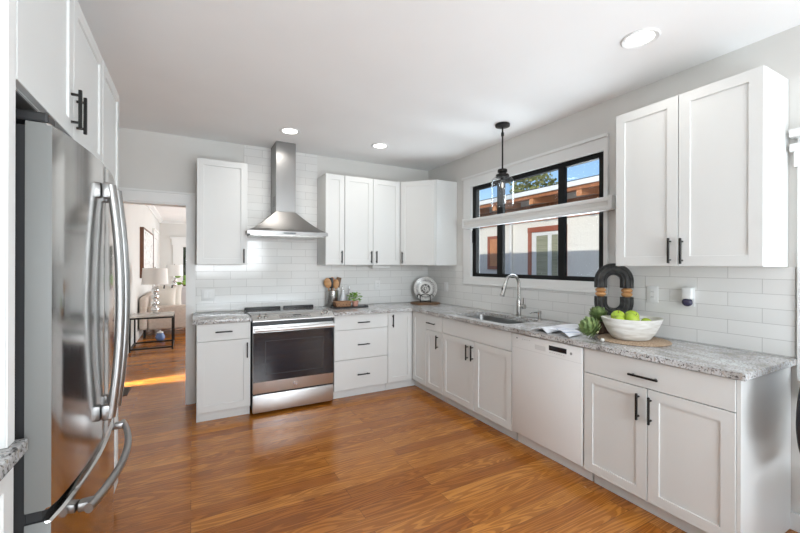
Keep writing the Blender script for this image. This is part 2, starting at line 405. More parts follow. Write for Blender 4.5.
# white flat casing around it with a jamb liner
bm = nb(); c0, c1 = XW - .02, XW - .001
cy0, cy1 = 1.822, 3.600
box(bm, c0, c1, cy0, WY0 + .004, WZ0 + .003, 2.40); box(bm, c0, c1, WY1 - .004, cy1, WZ0 + .003, 2.40)
box(bm, c0, c1, WY0 + .004, WY1 - .004, WZ1 - .004, 2.40); box(bm, c0 - .012, c1, cy0, cy1 + .02, 2.40, 2.425)
box(bm, c0, c1, cy0, cy1, 1.198, WZ0 + .003); box(bm, c0 - .006, c1, cy0, cy1, 1.186, 1.198)
box(bm, XW, XW + .011, WY0 + .0005, WY0 + .003, WZ0, WZ1); box(bm, XW, XW + .011, WY1 - .003, WY1 - .0005, WZ0, WZ1)
box(bm, XW, XW + .011, WY0 + .003, WY1 - .003, WZ0 + .0005, WZ0 + .003); box(bm, XW, XW + .011, WY0 + .003, WY1 - .003, WZ1 - .003, WZ1 - .0005)
struct(obj('trim_3', bm, M['trim']))

# side window at the right edge of the picture
win2 = struct(bpy.data.objects.new('window_2', None)); COL.objects.link(win2); win2.location = (XW, 0, SZ0)
bm = nb(); box(bm, XW + .06, XW + .11, SY0, SY0 + .05, SZ0, SZ1); box(bm, XW + .06, XW + .11, SY1 - .05, SY1, SZ0, SZ1)
box(bm, XW + .06, XW + .11, SY0 + .05, SY1 - .05, SZ0, SZ0 + .05); box(bm, XW + .06, XW + .11, SY0 + .05, SY1 - .05, SZ1 - .05, SZ1); box(bm, XW + .065, XW + .1, SY0 + .05, SY1 - .05, 1.34, 1.39)
obj('window_frame', bm, M['trim'], win2)
boxobj('pane', M['pane'], win2, XW + .08, XW + .084, SY0 + .05, SY1 - .05, SZ0 + .05, SZ1 - .05)
bm = nb()
box(bm, XW - .022, XW - .001, SY1, SY1 + .105, .80, 1.93); box(bm, XW - .022, XW - .001, SY0 - .105, SY0, .80, 1.93)
box(bm, XW - .026, XW - .001, SY0 - .12, SY1 + .118, 1.93, 2.01); box(bm, XW - .045, XW - .001, SY0 - .13, SY1 + .13, 2.01, 2.05)
box(bm, XW - .022, XW - .001, SY0 - .105, SY1 + .105, 2.05, 2.085); box(bm, XW - .055, XW - .001, SY0 - .13, SY1 + .13, 2.085, 2.125)
box(bm, XW - .05, XW - .001, SY0 - .12, SY1 + .085, .765, .80); box(bm, XW - .022, XW - .001, SY0 - .1, SY1 + .085, .70, .765)
struct(obj('trim_4', bm, M['trim']))

# window of the far room
win3 = struct(bpy.data.objects.new('window_3', None)); COL.objects.link(win3); win3.location = (.3, FY, FWZ0)
bm = nb(); box(bm, FWX0, FWX0 + .06, FY + .05, FY + .1, FWZ0, FWZ1); box(bm, FWX1 - .06, FWX1, FY + .05, FY + .1, FWZ0, FWZ1); box(bm, FWX0 + .06, FWX1 - .06, FY + .05, FY + .1, FWZ1 - .06, FWZ1); box(bm, FWX0 + .06, FWX1 - .06, FY + .05, FY + .1, FWZ0, FWZ0 + .06); box(bm, .05, .10, FY + .05, FY + .1, FWZ0 + .06, FWZ1 - .06)
obj('window_frame', bm, M['trim'], win3)
boxobj('pane', M['pane'], win3, FWX0 + .06, FWX1 - .06, FY + .07, FY + .075, FWZ0 + .06, FWZ1 - .06)
bm = nb(); box(bm, FWX0 - .22, FWX0, FY - .025, FY - .001, 0.2, FWZ1); box(bm, FWX1, FWX1 + .22, FY - .025, FY - .001, .2, FWZ1); box(bm, FWX0 - .26, FWX1 + .26, FY - .03, FY - .001, FWZ1, FWZ1 + .2); box(bm, FWX0 - .3, FWX1 + .3, FY - .06, FY - .001, FWZ1 + .2, FWZ1 + .26)
struct(obj('trim_5', bm, M['trim']))
# cased door on the far room's left wall
dr = struct(bpy.data.objects.new('door_1', None)); COL.objects.link(dr); dr.location = (LX, 12.4, 0)
bm = nb(); box(bm, LX + .001, LX + .03, 11.7, 11.85, 0, 2.1); box(bm, LX + .001, LX + .03, 12.9, 13.05, 0, 2.1); box(bm, LX + .001, LX + .035, 11.65, 13.1, 2.1, 2.28); box(bm, LX + .001, LX + .06, 11.6, 13.15, 2.28, 2.33)
obj('door_casing', bm, M['trim'], dr)
bm = nb(); box(bm, LX + .001, LX + .014, 11.85, 12.9, .16, 2.1); box(bm, LX + .014, LX + .02, 12.0, 12.75, .3, 1.0); box(bm, LX + .014, LX + .02, 12.0, 12.75, 1.15, 1.95); obj('door_slab', bm, M['trim'], dr)

# ------------------------------------------------------------------ cabinets
FR = .0048
class Run:
    def __init__(s, kind, face): s.k = kind; s.f = face
    def m(s, a, z):   # matrix with origin at along=a (left edge seen from the front), height z, on the door face
        if s.k == 'back': return frame_m((a, s.f, z), (1, 0, 0), (0, 0, 1), (0, -1, 0))
        if s.k == 'right': return frame_m((s.f, a, z), (0, -1, 0), (0, 0, 1), (-1, 0, 0))
        if s.k == 'left': return frame_m((s.f, a, z), (0, 1, 0), (0, 0, 1), (1, 0, 0))
def shaker(bm, w, h, t=.02, fw=.058, rec=.0075, slab=False):
    """in local frame: u 0..w, v 0..h, outward +n, front at n=0"""
    if slab:
        box(bm, 0, w, 0, h, -t, 0, bev=.0015, seg=1); return
    e = .004
    R = lambda a, n: [(a, a, n), (w - a, a, n), (w - a, h - a, n), (a, h - a, n)]
    loops = [R(0, -t), R(0, -.0015), R(.0015, 0), R(fw, 0), R(fw + .0007, -rec), ]
    loft(bm, loops)
def pull(bm, L_, vertical, cu, cv, proud=.032, th=.0055):
    """bar pull centred at (cu, cv) on the face"""
    if vertical:
        box(bm, cu - th, cu + th, cv - L_ / 2, cv + L_ / 2, proud - 2 * th, proud, bev=.0015, seg=1)
        for s in (-1, 1): box(bm, cu - .004, cu + .004, cv + s * (L_ / 2 - .02) - .004, cv + s * (L_ / 2 - .02) + .004, .0003, proud - th)
    else:
        box(bm, cu - L_ / 2, cu + L_ / 2, cv - th, cv + th, proud - 2 * th, proud, bev=.0015, seg=1)
        for s in (-1, 1): box(bm, cu + s * (L_ / 2 - .02) - .004, cu + s * (L_ / 2 - .02) + .004, cv - .004, cv + .004, .0003, proud - th)
def front(root, M4, u0, u1, v0, v1, kind, hnd=None, L_=.14):
    """a door or drawer front; hnd=(u,v,vertical) measured on the cabinet face"""
    bm = nb(); shaker(bm, u1 - u0 - 2 * FR / 2, v1 - v0 - FR, slab=(kind == 'drawer' or kind == 'false_front'))
    xform(bm, M4 @ Matrix.Translation((u0 + FR / 2, v0 + FR / 2, 0)))
    d = obj(kind, bm, M['cab'], root)
    if hnd:
        bm = nb(); pull(bm, L_, hnd[2], hnd[0], hnd[1]); xform(bm, M4); obj('handle', bm, M['black'], d)
    return d
def carcass(root, M4, w, z0, h, depth, toe=None, openbox=False):
    bm = nb(); g = .0015; t = .018
    if openbox:
        box(bm, g, t, z0, h, -depth, -.0205); box(bm, w - t, w - g, z0, h, -depth, -.0205); box(bm, t, w - t, z0, z0 + t, -depth, -.0205); box(bm, t, w - t, z0 + t, h, -depth, -depth + t); box(bm, t, w - t, z0 + t, h, -.0385, -.0205)
    else: box(bm, g, w - g, z0, h, -depth, -.0205)
    xform(bm, M4); obj('body', bm, M['cab'], root)
    if toe:
        bm = nb(); box(bm, g, w - g, .0005, z0 - .0005, -toe - .015, -toe); xform(bm, M4); obj('toe_kick', bm, M['cab'], root)

BH = .876; Z0 = .0905; DR = .7195
back = Run('back', YF); right = Run('right', XF)
dep_b = YW - .004 - YF; dep_r = XW - .004 - XF
# left base cabinet
m4 = back.m(.039, 0); w = .446
t = thing('base_cabinet', 'white base cabinet left of the stove with one drawer over one door', 'cabinet', (.26, 4.1, 0))
carcass(t, m4, w, Z0, BH, dep_b, .055)
front(t, m4, 0, w, DR, BH, 'drawer', (w / 2 - .005, .80, False)); front(t, m4, 0, w, Z0, DR, 'door', (.414, .617, True))
# drawer base
m4 = back.m(1.292, 0); w = .6215
t = thing('base_cabinet', 'white base cabinet right of the stove with a stack of three drawers', 'cabinet', (1.6, 4.1, 0))
carcass(t, m4, w, Z0, BH, dep_b, .055)
for a, b, h in ((DR, BH, .793), (.405, DR, .558), (Z0, .405, .240)): front(t, m4, 0, w, a, b, 'drawer', (.322, h, False))
# corner cabinet with two door leaves
t = thing('corner_base_cabinet', 'white corner base cabinet with two narrow door leaves meeting in the corner', 'cabinet', (2.3, 3.9, 0))
bm = nb(); prism(bm, [(1.915, YF + .0205), (XF + .0205, YF + .0205), (XF + .0205, 3.499), (XW - .004, 3.499), (XW - .004, YW - .004), (1.915, YW - .004)], Z0, BH)
obj('body', bm, M['cab'], t)
bm = nb(); xk = XF + .067; yk = YF + .055
prism(bm, [(1.915, yk), (xk, yk), (xk, 3.499), (xk + .015, 3.499), (xk + .015, yk + .015), (1.915, yk + .015)], .0005, Z0 - .0005); obj('toe_kick', bm, M['cab'], t)
m4 = back.m(1.9135, 0); front(t, m4, 0, XF - 1.9135 - .003, Z0, BH, 'door', (.0555, .78, True))
m4 = right.m(YF, 0); front(t, m4, .0, YF - 3.4985, Z0, BH, 'door')
# narrow cabinet
m4 = right.m(3.4975, 0); w = .3095
t = thing('base_cabinet', 'narrow white base cabinet between corner and sink, one small drawer over a door', 'cabinet', (2.5, 3.34, 0))
carcass(t, m4, w, Z0, BH, dep_r, .067)
front(t, m4, 0, w, DR - .008, BH, 'drawer', (.122, .79, False), .15); front(t, m4, 0, w, Z0, DR - .008, 'door', (.232, .611, True))
# sink base
m4 = right.m(3.187, 0); w = .952
t = thing('sink_base_cabinet', 'white sink base cabinet under the window with two doors', 'cabinet', (2.5, 2.71, 0))
carcass(t, m4, w - .0045, Z0, BH, dep_r, .067, True)
front(t, m4, 0, w, DR, BH, 'false_front'); front(t, m4, 0, .4915, Z0, DR, 'door', (.407, .606, True)); front(t, m4, .4915, w, Z0, DR, 'door', (.478, .611, True))
# dishwasher
t = thing('dishwasher', 'white built-in dishwasher between sink cabinet and the right-hand cabinet', 'dishwasher', (2.5, 1.92, 0))
m4 = right.m(2.2335, 0); w = .629
bm = nb(); box(bm, .004, w - .004, Z0 + .02, .868, -.58, -.03); xform(bm, m4); obj('tub', bm, M['white'], t)
bm = nb(); box(bm, .003, w - .006, Z0 + .012, .872, -.0285, .002, bev=.004); xform(bm, m4); dd = obj('door', bm, M['white'], t, smooth=30)
bm = nb(); box(bm, .005, w - .008, .765, .7665, .0022, .0028); xform(bm, m4); obj('panel_seam', bm, mat('panel_seam', (.55, .55, .54), .5), dd)
bm = nb(); box(bm, .36, .505, .805, .839, .0022, .0036); xform(bm, m4); obj('display', bm, M['bglass'], dd)
bm = nb(); box(bm, .235, .33, .788, .822, .0022, .0030); box(bm, .238, .327, .798, .801, .003, .0045); xform(bm, m4); obj('badge_plate', bm, mat('pale_grey_badge', (.66, .66, .65), .4), dd)
GP = mat('grey_print', (.25, .25, .25), .5)
marks = [(.365 + i * .019, .373 + i * .019, .788, .791) for i in range(7)] + [(.112 + i * .022, .118 + i * .022, .838, .842) for i in range(4)] + [(.05, .064, .836, .846), (.054, .060, .816, .8175)]
for q in marks:
    bm = nb(); box(bm, *q, .0022, .0027); xform(bm, m4); obj('button_mark', bm, GP, dd)
bm = nb(); lathe(bm, [(.009, .0022), (.009, .0027)], (.54, .815, 0), 14); xform(bm, m4); obj('start_button', bm, GP, dd)
bm = nb(); box(bm, .003, w + .022, .0005, Z0 - .001, -.083, -.068); xform(bm, m4); obj('toe_kick', bm, M['white'], t)
# right-hand base cabinet
m4 = right.m(1.6005, 0); w = .7875
t = thing('base_cabinet', 'wide white base cabinet at the counter end, one long drawer over two doors', 'cabinet', (2.5, 1.2, 0))
carcass(t, m4, w, Z0, BH, dep_r)
bm = nb(); box(bm, .028, w - .0015, .0005, Z0 - .0005, -.082, -.067); xform(bm, m4); obj('toe_kick', bm, M['cab'], t)
bm = nb(); box(bm, w, w + .0155, .0005, BH, -dep_r, -.004); xform(bm, m4); obj('end_panel', bm, M['cab'], t)
front(t, m4, 0, w, DR, BH, 'drawer', (.377, .783, False), .16); front(t, m4, 0, .391, Z0, DR, 'door', (.3465, .61, True), .15); front(t, m4, .391, w, Z0, DR, 'door', (.4115, .606, True), .15)

# ---- wall cabinets
UZ0, UZ1 = 1.400, 2.410
ub = Run('back', YU); ur = Run('right', XU)
dub = YW - .004 - YU; dur = XW - .004 - XU
t = thing('wall_cabinet', 'single-door white wall cabinet hung left of the range hood', 'wall cabinet', (.26, 4.23, UZ0))
m4 = ub.m(.040, UZ0); w = .449; carcass(t, m4, w, 0, UZ1 - UZ0, dub); front(t, m4, 0, w, 0, UZ1 - UZ0, 'door', (.414, .088, True))
t = thing('wall_cabinet', 'narrow one-door white wall cabinet immediately right of the range hood', 'wall cabinet', (1.4, 4.23, UZ0))
m4 = ub.m(1.288, UZ0); w = .222; carcass(t, m4, w, 0, UZ1 - UZ0, dub); front(t, m4, 0, w, 0, UZ1 - UZ0, 'door', (.185, .09, True))
t = thing('wall_cabinet', 'two-door white wall cabinet above the utensil crock on the back wall', 'wall cabinet', (1.86, 4.23, UZ0))
m4 = ub.m(1.5115, UZ0); w = .706; carcass(t, m4, w, 0, UZ1 - UZ0, dub)
front(t, m4, 0, .349, 0, UZ1 - UZ0, 'door', (.322, .093, True)); front(t, m4, .349, w, 0, UZ1 - UZ0, 'door', (.388, .094, True))
t = thing('corner_wall_cabinet', 'white corner wall cabinet with a diagonal door above the patterned plate', 'wall cabinet', (2.6, 4.2, UZ0))
A = Vector((2.221, YU, 0)); Bv = Vector((XU, 3.746, 0)); U = (Bv - A).normalized(); Nn = Vector((U.y, -U.x, 0)); back_in = -Nn * .0205
a2 = A + back_in; b2 = Bv + back_in
bm = nb(); prism(bm, [(2.2205, YU + .018), (a2.x, a2.y), (b2.x, b2.y), (XU + .02, 3.7475), (XW - .004, 3.7475), (XW - .004, YW - .004), (2.2205, YW - .004)], UZ0, UZ1)
obj('body', bm, M['cab'], t)
m4 = frame_m((A.x, A.y, UZ0), U, (0, 0, 1), Nn); wd = (Bv - A).length
front(t, m4, .002, wd - .002, 0, UZ1 - UZ0, 'door', (.035, .092, True))
t = thing('wall_cabinet', 'large two-door white wall cabinet right of the window', 'wall cabinet', (2.67, 1.19, UZ0))
m4 = ur.m(1.571, UZ0); w = .762; carcass(t, m4, w, 0, UZ1 - UZ0, dur)
front(t, m4, 0, .3775, 0, UZ1 - UZ0, 'door', (.338, .094, True), .15); front(t, m4, .3775, w, 0, UZ1 - UZ0, 'door', (.402, .09, True), .15)

# ---- left side: cabinet over the fridge, tall cabinet, counter run
ll = Run('left', -.385)
t = thing('wall_cabinet', 'two-door white cabinet above the stainless refrigerator', 'wall cabinet', (-.7, 1.82, 1.865))
m4 = ll.m(1.300, 1.865); w = 1.048; carcass(t, m4, w, 0, .55, .70)
boxobj('underside_shade', mat('dark_shade_paint', (.10, .095, .09), .6), t, -1.08, -.41, 1.302, 2.346, 1.8605, 1.8645)  # added dark sheet standing in for the shade under the cabinet
front(t, m4, 0, .526, 0, .55, 'door', (.489, .105, True), .14); front(t, m4, .526, w, 0, .55, 'door', (.563, .105, True), .14)
t = thing('tall_cabinet', 'tall white cabinet with a shaker door on the far side of the refrigerator', 'cabinet', (-.7, 2.6, 0))
m4 = ll.m(2.360, 0); w = .475; carcass(t, m4, w, Z0, 2.418, .70, .06); front(t, m4, 0, w, Z0, 1.3, 'door'); front(t, m4, 0, w, 1.3, 2.418, 'door')
LC = .965
t = thing('partition', 'tall white partition board standing at the near side of the refrigerator', 'partition', (-.7, 1.265, LC))
boxobj('panel', M['cab'], t, -1.09, -.388, 1.247, 1.289, LC + .001, 2.66)
boxobj('edge_strip', M['trim'], t, -.3875, -.384, 1.247, 1.289, LC + .001, 2.66)
t = thing('base_cabinet', 'white base cabinet in the lower left corner beside the refrigerator', 'cabinet', (-.7, .9, 0))
m4 = Run('left', -.385).m(.52, 0); carcass(t, m4, .77, Z0, LC - .036, .70, .06)
front(t, m4, 0, .385, Z0, LC - .036, 'door'); front(t, m4, .385, .77, Z0, LC - .036, 'door')
bm = nb(); box(bm, -1.095, -.362, .50, 1.302, LC - .034, LC, bev=.004)
tag(obj('countertop', bm, M['granite'], None, smooth=30, loc=(-.7, .9, LC - .034)), 'speckled granite countertop in the lower left corner beside the refrigerator', 'countertop')

# ------------------------------------------------------------------ countertops
bm = nb(); box(bm, .0095, .4885, 3.747, YW - .003, CT - .034, CT, bev=.003)
tag(obj('countertop', bm, M['granite'], None, smooth=30, loc=(.25, 4.0, CT - .034)), 'short speckled granite countertop left of the stove', 'countertop')
def rrect(cx, cy, hx, hy, r, n=6):
    p = []
    for k, (sx, sy) in enumerate(((1, 1), (-1, 1), (-1, -1), (1, -1))):
        for i in range(n + 1):
            a = k * pi / 2 + i / n * pi / 2
            p.append((cx + sx * (hx - r) + r * cos(a), cy + sy * (hy - r) + r * sin(a)))
    return p
SX, SY, SHX, SHY = 2.505, 2.74, .205, .385
bm = nb()
outl = [(1.2795, 3.747), (2.2038, 3.747), (2.2038, .772), (XW - .012, .772), (XW - .003, .781), (XW - .003, YW - .003), (1.2795, YW - .003)]
prism(bm, outl, CT - .034, CT)
bmesh.ops.recalc_face_normals(bm, faces=bm.faces)
bmesh.ops.bevel(bm, geom=[e for e in bm.edges if abs((e.verts[0].co.z - e.verts[1].co.z)) < 1e-5], offset=.003, segments=2, affect='EDGES')
ct = obj('countertop', bm, M['granite'], None)
bm = nb(); prism(bm, rrect(SX, SY, SHX, SHY, .08), CT - .1, CT + .1); cut = obj('cutter', bm, M['granite'], None)
md = ct.modifiers.new('b', 'BOOLEAN'); md.operation = 'DIFFERENCE'; md.object = cut; md.solver = 'EXACT'
dg = bpy.context.evaluated_depsgraph_get(); dg.update()
me = bpy.data.meshes.new_from_object(ct.evaluated_get(dg)); ct.modifiers.clear(); ct.data = me
bpy.data.objects.remove(cut)
tag(ct, 'long L-shaped speckled granite countertop running from the stove around under the window', 'countertop')

# sink
t = thing('kitchen_sink', 'stainless undermount sink set in the granite under the window', 'sink', (SX, SY, CT - .24))
bm = nb(); loops = []
for ex, z, r in ((.016, CT - .0355, .09), (.004, CT - .036, .085), (.002, CT - .06, .083), (-.004, CT - .20, .075), (-.025, CT - .225, .06), (-.10, CT - .232, .05)):
    loops.append([(x, y, z) for x, y in rrect(SX, SY, SHX + ex, SHY + ex, r)])
loft(bm, loops, False, True); obj('basin', bm, M['sink'], t, smooth=40)
bm = nb(); lathe(bm, [(.045, 0), (.045, .004), (.03, .004), (.028, .001)], (SX + .05, SY, CT - .2315), 24); obj('drain', bm, M['chrome'], t, smooth=30)
# faucet
fx, fy = 2.745, 2.665
t = thing('kitchen_faucet', 'brushed nickel gooseneck faucet behind the sink', 'faucet', (fx, fy, CT))
bm = nb(); lathe(bm, [(.027, .0005), (.027, .008), (.022, .012), (.021, .15), (.019, .165), (.014, .17)], (fx, fy, CT), 24); obj('base', bm, M['nickel'], t, smooth=40)
pts = [(fx, fy, CT + .165), (fx, fy, CT + .28)]
R_ = .085
for i in range(0, 13): a = i / 12 * radians(172); pts.append((fx - R_ + R_ * cos(a), fy, CT + .31 + R_ * sin(a)))
bm = nb(); tube(bm, pts, .0145, 14); obj('spout', bm, M['nickel'], t, smooth=True)
e = Vector(pts[-1]); d = (Vector(pts[-1]) - Vector(pts[-2])).normalized() + Vector((-.12, 0, 0))
bm = nb(); tube(bm, [e - d * .005, e + d * .03, e + d * .10, e + d * .118, e + d * .122], [.0165, .017, .021, .0235, .020], 16); sp = obj('spray_head', bm, M['nickel'], t, smooth=40)
bm = nb(); c = e + d * .065; box(bm, c.x - .022, c.x - .0155, c.y - .006, c.y + .006, c.z - .025, c.z + .025, bev=.003); obj('spray_button', bm, M['blackp'], sp)
bm = nb(); tube(bm, [(fx, fy - .0215, CT + .10), (fx, fy - .045, CT + .10)], .014, 14); tube(bm, [(fx, fy - .048, CT + .10), (fx + .0, fy - .074, CT + .102)], .022, 16); tube(bm, [(fx, fy - .055, CT + .104), (fx - .01, fy - .066, CT + .16), (fx - .012, fy - .07, CT + .185)], [.006, .005, .004], 8); obj('lever', bm, M['nickel'], t, smooth=40)
# soap dispenser
sx_, sy_ = 2.76, 2.43
t = thing('soap_dispenser', 'small brushed nickel soap pump to the right of the faucet', 'soap dispenser', (sx_, sy_, CT))
bm = nb(); lathe(bm, [(.021, .0005), (.021, .006), (.013, .012), (.012, .05), (.017, .052), (.017, .075), (.012, .08)], (sx_, sy_, CT), 20); obj('pump_body', bm, M['nickel'], t, smooth=40)
bm = nb(); tube(bm, [(sx_, sy_, CT + .066), (sx_ - .05, sy_ + .02, CT + .066), (sx_ - .085, sy_ + .034, CT + .060)], [.007, .006, .005], 10); obj('spout', bm, M['nickel'], t, smooth=True)

# ------------------------------------------------------------------ tile backsplashes
bm = nb(); tx0, tx1 = XW - .0085, XW - .0005; yo = .915 - .316 * 3; zo = .918 - .0825 * 11
def tb(bm, *b): box(bm, *b)
tb(bm, tx0, tx1, .782, 1.821, CT + .001, 1.399); tb(bm, tx0, tx1, 1.821, 3.621, CT + .001, 1.185); tb(bm, tx0, tx1, 3.621, YW - .0095, CT + .001, 1.399)
o = obj('tile_backsplash', bm, M['tile_y'], None, loc=(0, yo, zo)); tag(o, 'white subway tile backsplash along the window wall', 'backsplash')
bm = nb(); ty0, ty1 = YW - .0080, YW - .0005
tb(bm, .035, .4895, ty0, ty1, CT + .001, 1.399); tb(bm, .4895, 1.2875, ty0, ty1, CT + .001, ZC - .0005); tb(bm, .4895, 1.278, ty0, ty1, .60, CT + .001); tb(bm, 1.2875, XW - .009, ty0, ty1, CT + .001, 1.399)
o = obj('tile_backsplash', bm, M['tile_x'], None, loc=(.36 - .316 * 4, 0, zo)); tag(o, 'white subway tile backsplash on the stove wall rising to the ceiling behind the hood', 'backsplash')

# ------------------------------------------------------------------ range hood
hx0, hx1, hyf, hyb = .468, 1.252, 3.885, YW - .010
t = thing('range_hood', 'stainless steel chimney range hood above the stove', 'range hood', (.86, 4.2, 1.70))
cx0, cx1, cyf = .766, .966, 4.085
bm = nb()
def rect(x0, x1, y0, y1, z): return [(x0, y0, z), (x1, y0, z), (x1, y1, z), (x0, y1, z)]
loops = [rect(hx0, hx1, hyf, hyb, 1.700), rect(hx0, hx1, hyf, hyb, 1.735)]
for i in range(1, 9):
    s = i / 8; k = s ** .78
    loops.append(rect(hx0 + (cx0 - hx0) * k, hx1 + (cx1 - hx1) * k, hyf + (cyf - hyf) * k, hyb, 1.735 + (1.955 - 1.735) * s))
loft(bm, loops); ca = obj('canopy', bm, M['hood'], t)
boxobj('chimney', M['hood'], t, cx0, cx1, cyf, hyb, 1.957, ZC - .001)
bm = nb(); box(bm, hx0 - .003, hx1 + .003, hyf - .004, hyf - .0003, 1.702, 1.734); rim = obj('front_rim', bm, M['hood'], t)
bm = nb(); box(bm, .80, .92, hyf - .0075, hyf - .0042, 1.712, 1.724); obj('control_strip', bm, M['blackp'], rim)
bm = nb()
for i in range(5): box(bm, .812 + i * .021, .818 + i * .021, hyf - .0085, hyf - .0076, 1.715, 1.721)
obj('buttons', bm, M['chrome'], rim)
bm = nb(); box(bm, hx0 + .03, hx1 - .03, hyf + .03, hyb - .03, 1.690, 1.6995); obj('filter', bm, M['nickel'], t)
bm = nb()
for i in range(5): box(bm, cx0 - .0012, cx0 - .0003, 4.14, 4.25, 2.02 + i * .022, 2.03 + i * .022)
obj('vent_slots', bm, M['blackp'], t)

# ------------------------------------------------------------------ range
t = thing('electric_range', 'stainless slide-in electric range with black oven door under the hood', 'stove', (.884, 4.05, 0))
rx0, rx1 = .4965, 1.2715; ry = 3.735
bm = nb(); box(bm, rx0, rx1, ry + .045, YW - .012, .05, .885); obj('body', bm, M['blackp'], t)
bm = nb(); box(bm, rx0 - .004 + .004, rx1, 3.815, YW - .055, .886, .922, bev=.004); obj('cooktop', bm, mat('cooktop_glass_pale_reflection', (.30, .295, .29), .07), t, smooth=30)  # black glass, its pale reflection is put into the base colour
bm = nb(); loft(bm, [[(x, ry - .012, .874), (x, ry - .012, .882), (x, 3.8135, .926), (x, 3.8135, .8865), (x, ry + .044, .8865), (x, ry + .03, .868)] for x in (rx0 - .003, rx1 + .003)])
cp = obj('control_panel', bm, M['steel'], t)
pn = Vector((0, -.044, .0835)).normalized()   # outward normal of the sloping panel
for kx in (.560, .615, 1.165, 1.212):
    bm = nb(); lathe(bm, [(.019, .0004), (.019, .006), (.0145, .009), (.013, .026), (.010, .028)], (0, 0, 0), 20)
    box(bm, -.003, .003, -.016, .016, .0282, .034)
    xform(bm, Matrix.Translation((kx, 3.770, .9055)) @ Vector((0, 0, 1)).rotation_difference(pn).to_matrix().to_4x4())
    obj('knob', bm, M['nickel'], cp, smooth=40)
bm = nb(); q = Matrix.Translation((.90, 3.770, .9058)) @ Vector((0, 0, 1)).rotation_difference(pn).to_matrix().to_4x4()
box(bm, -.16, .14, -.026, .026, .0002, .0010); xform(bm, q); obj('touch_panel', bm, mat('smoked_touch_glass', (.33, .32, .31), .1), cp)
bm = nb()
for i in range(9): box(bm, -.14 + i * .03, -.128 + i * .03, -.014, -.008, .0012, .0016)
box(bm, -.03, .05, .004, .018, .0012, .0016); xform(bm, q); obj('display', bm, M['bglass'], cp)
bm = nb(); box(bm, rx0 + .0, .866, 4.342, 4.385, .900, .944, bev=.008); box(bm, .902, 1.235, 4.342, 4.385, .900, .944, bev=.008); obj('rear_vent', bm, M['blackp'], t, smooth=30)
for bx, by, br in ((.68, 3.95, .10), (1.08, 3.95, .09), (.68, 4.2, .075), (1.08, 4.2, .10)):
    bm = nb(); lathe(bm, [(br, .0), (br, .0006), (br - .003, .0006), (br - .003, 0)], (bx, by, .9222), 40, False, False); obj('burner_ring', bm, M['blackp'], t)
bm = nb(); box(bm, rx0, rx1, ry + .012, ry + .0445, .835, .867); obj('vent_strip', bm, M['blackp'], t)
bm = nb(); box(bm, rx0 + .002, rx1 - .002, ry, ry + .044, .205, .833, bev=.003); od = obj('oven_door', bm, M['steel'], t, smooth=30)
bm = nb(); box(bm, rx0 + .003, rx1 - .003, ry - .004, ry - .0003, .312, .770); og = obj('door_glass', bm, M['bglass'], od)
bm = nb(); gx0, gx1, gz0, gz1 = rx0 + .11, rx1 - .11, .375, .69
for b in ((gx0, gx1, gz0, gz0 + .004), (gx0, gx1, gz1 - .004, gz1), (gx0, gx0 + .004, gz0, gz1), (gx1 - .004, gx1, gz0, gz1)): box(bm, b[0], b[1], ry - .0046, ry - .0041, b[2], b[3])
obj('window_outline', bm, mat('dark_grey_print', (.04, .04, .042), .2), og)
pr_ = [(1.0 * cos(2 * pi * k / 14), .8 * sin(2 * pi * k / 14)) for k in range(14)]
bm = nb(); tube(bm, [(rx0 + .012, ry - .045, .800), (rx1 - .012, ry - .045, .800)], .019, prof=pr_)
for x in (rx0 + .03, rx1 - .03): box(bm, x - .012, x + .012, ry - .045, ry - .0003, .790, .812, bev=.003)
obj('door_handle', bm, M['steel'], od, smooth=40)
# round monogram badge
bm = nb(); lathe(bm, [(.019, 0), (.019, .003), (.0165, .003), (.0165, .002)], (0, 0, 0), 28)
for s in (-1, 1):
    tube(bm, [(s * .006 + .005 * cos(a), .005 * sin(a) * 1.5, .003) for a in [i / 9 * 2 * pi * .82 + .5 for i in range(10)]], .0011, 6)
    tube(bm, [(s * .006 - .002, -.001, .003), (s * .006 + .004, -.001, .003)], .001, 6)
for k in range(4): tube(bm, [(.0135 * cos(k * pi / 2 + a), .0135 * sin(k * pi / 2 + a), .003) for a in (.2, .6, 1.0, 1.3)], .0009, 6)
xform(bm, frame_m((.886, ry - .0006, .258), (1, 0, 0), (0, 0, 1), (0, -1, 0))); obj('round_badge', bm, M['chrome'], od, smooth=40)
bm = nb(); box(bm, rx0 + .002, rx1 - .002, ry, ry + .044, .028, .190, bev=.003); obj('storage_drawer', bm, M['steel'], t, smooth=30)
bm = nb(); box(bm, rx0 + .004, rx1 - .004, ry + .012, ry + .044, .1905, .2045); obj('drawer_gap', bm, M['blackp'], t)
for x in (rx0 + .05, rx1 - .05):
    for y in (3.84, 4.3):
        bm = nb(); lathe(bm, [(.02, .0005), (.02, .0495)], (x, y, 0), 14); obj('foot', bm, M['blackp'], t)

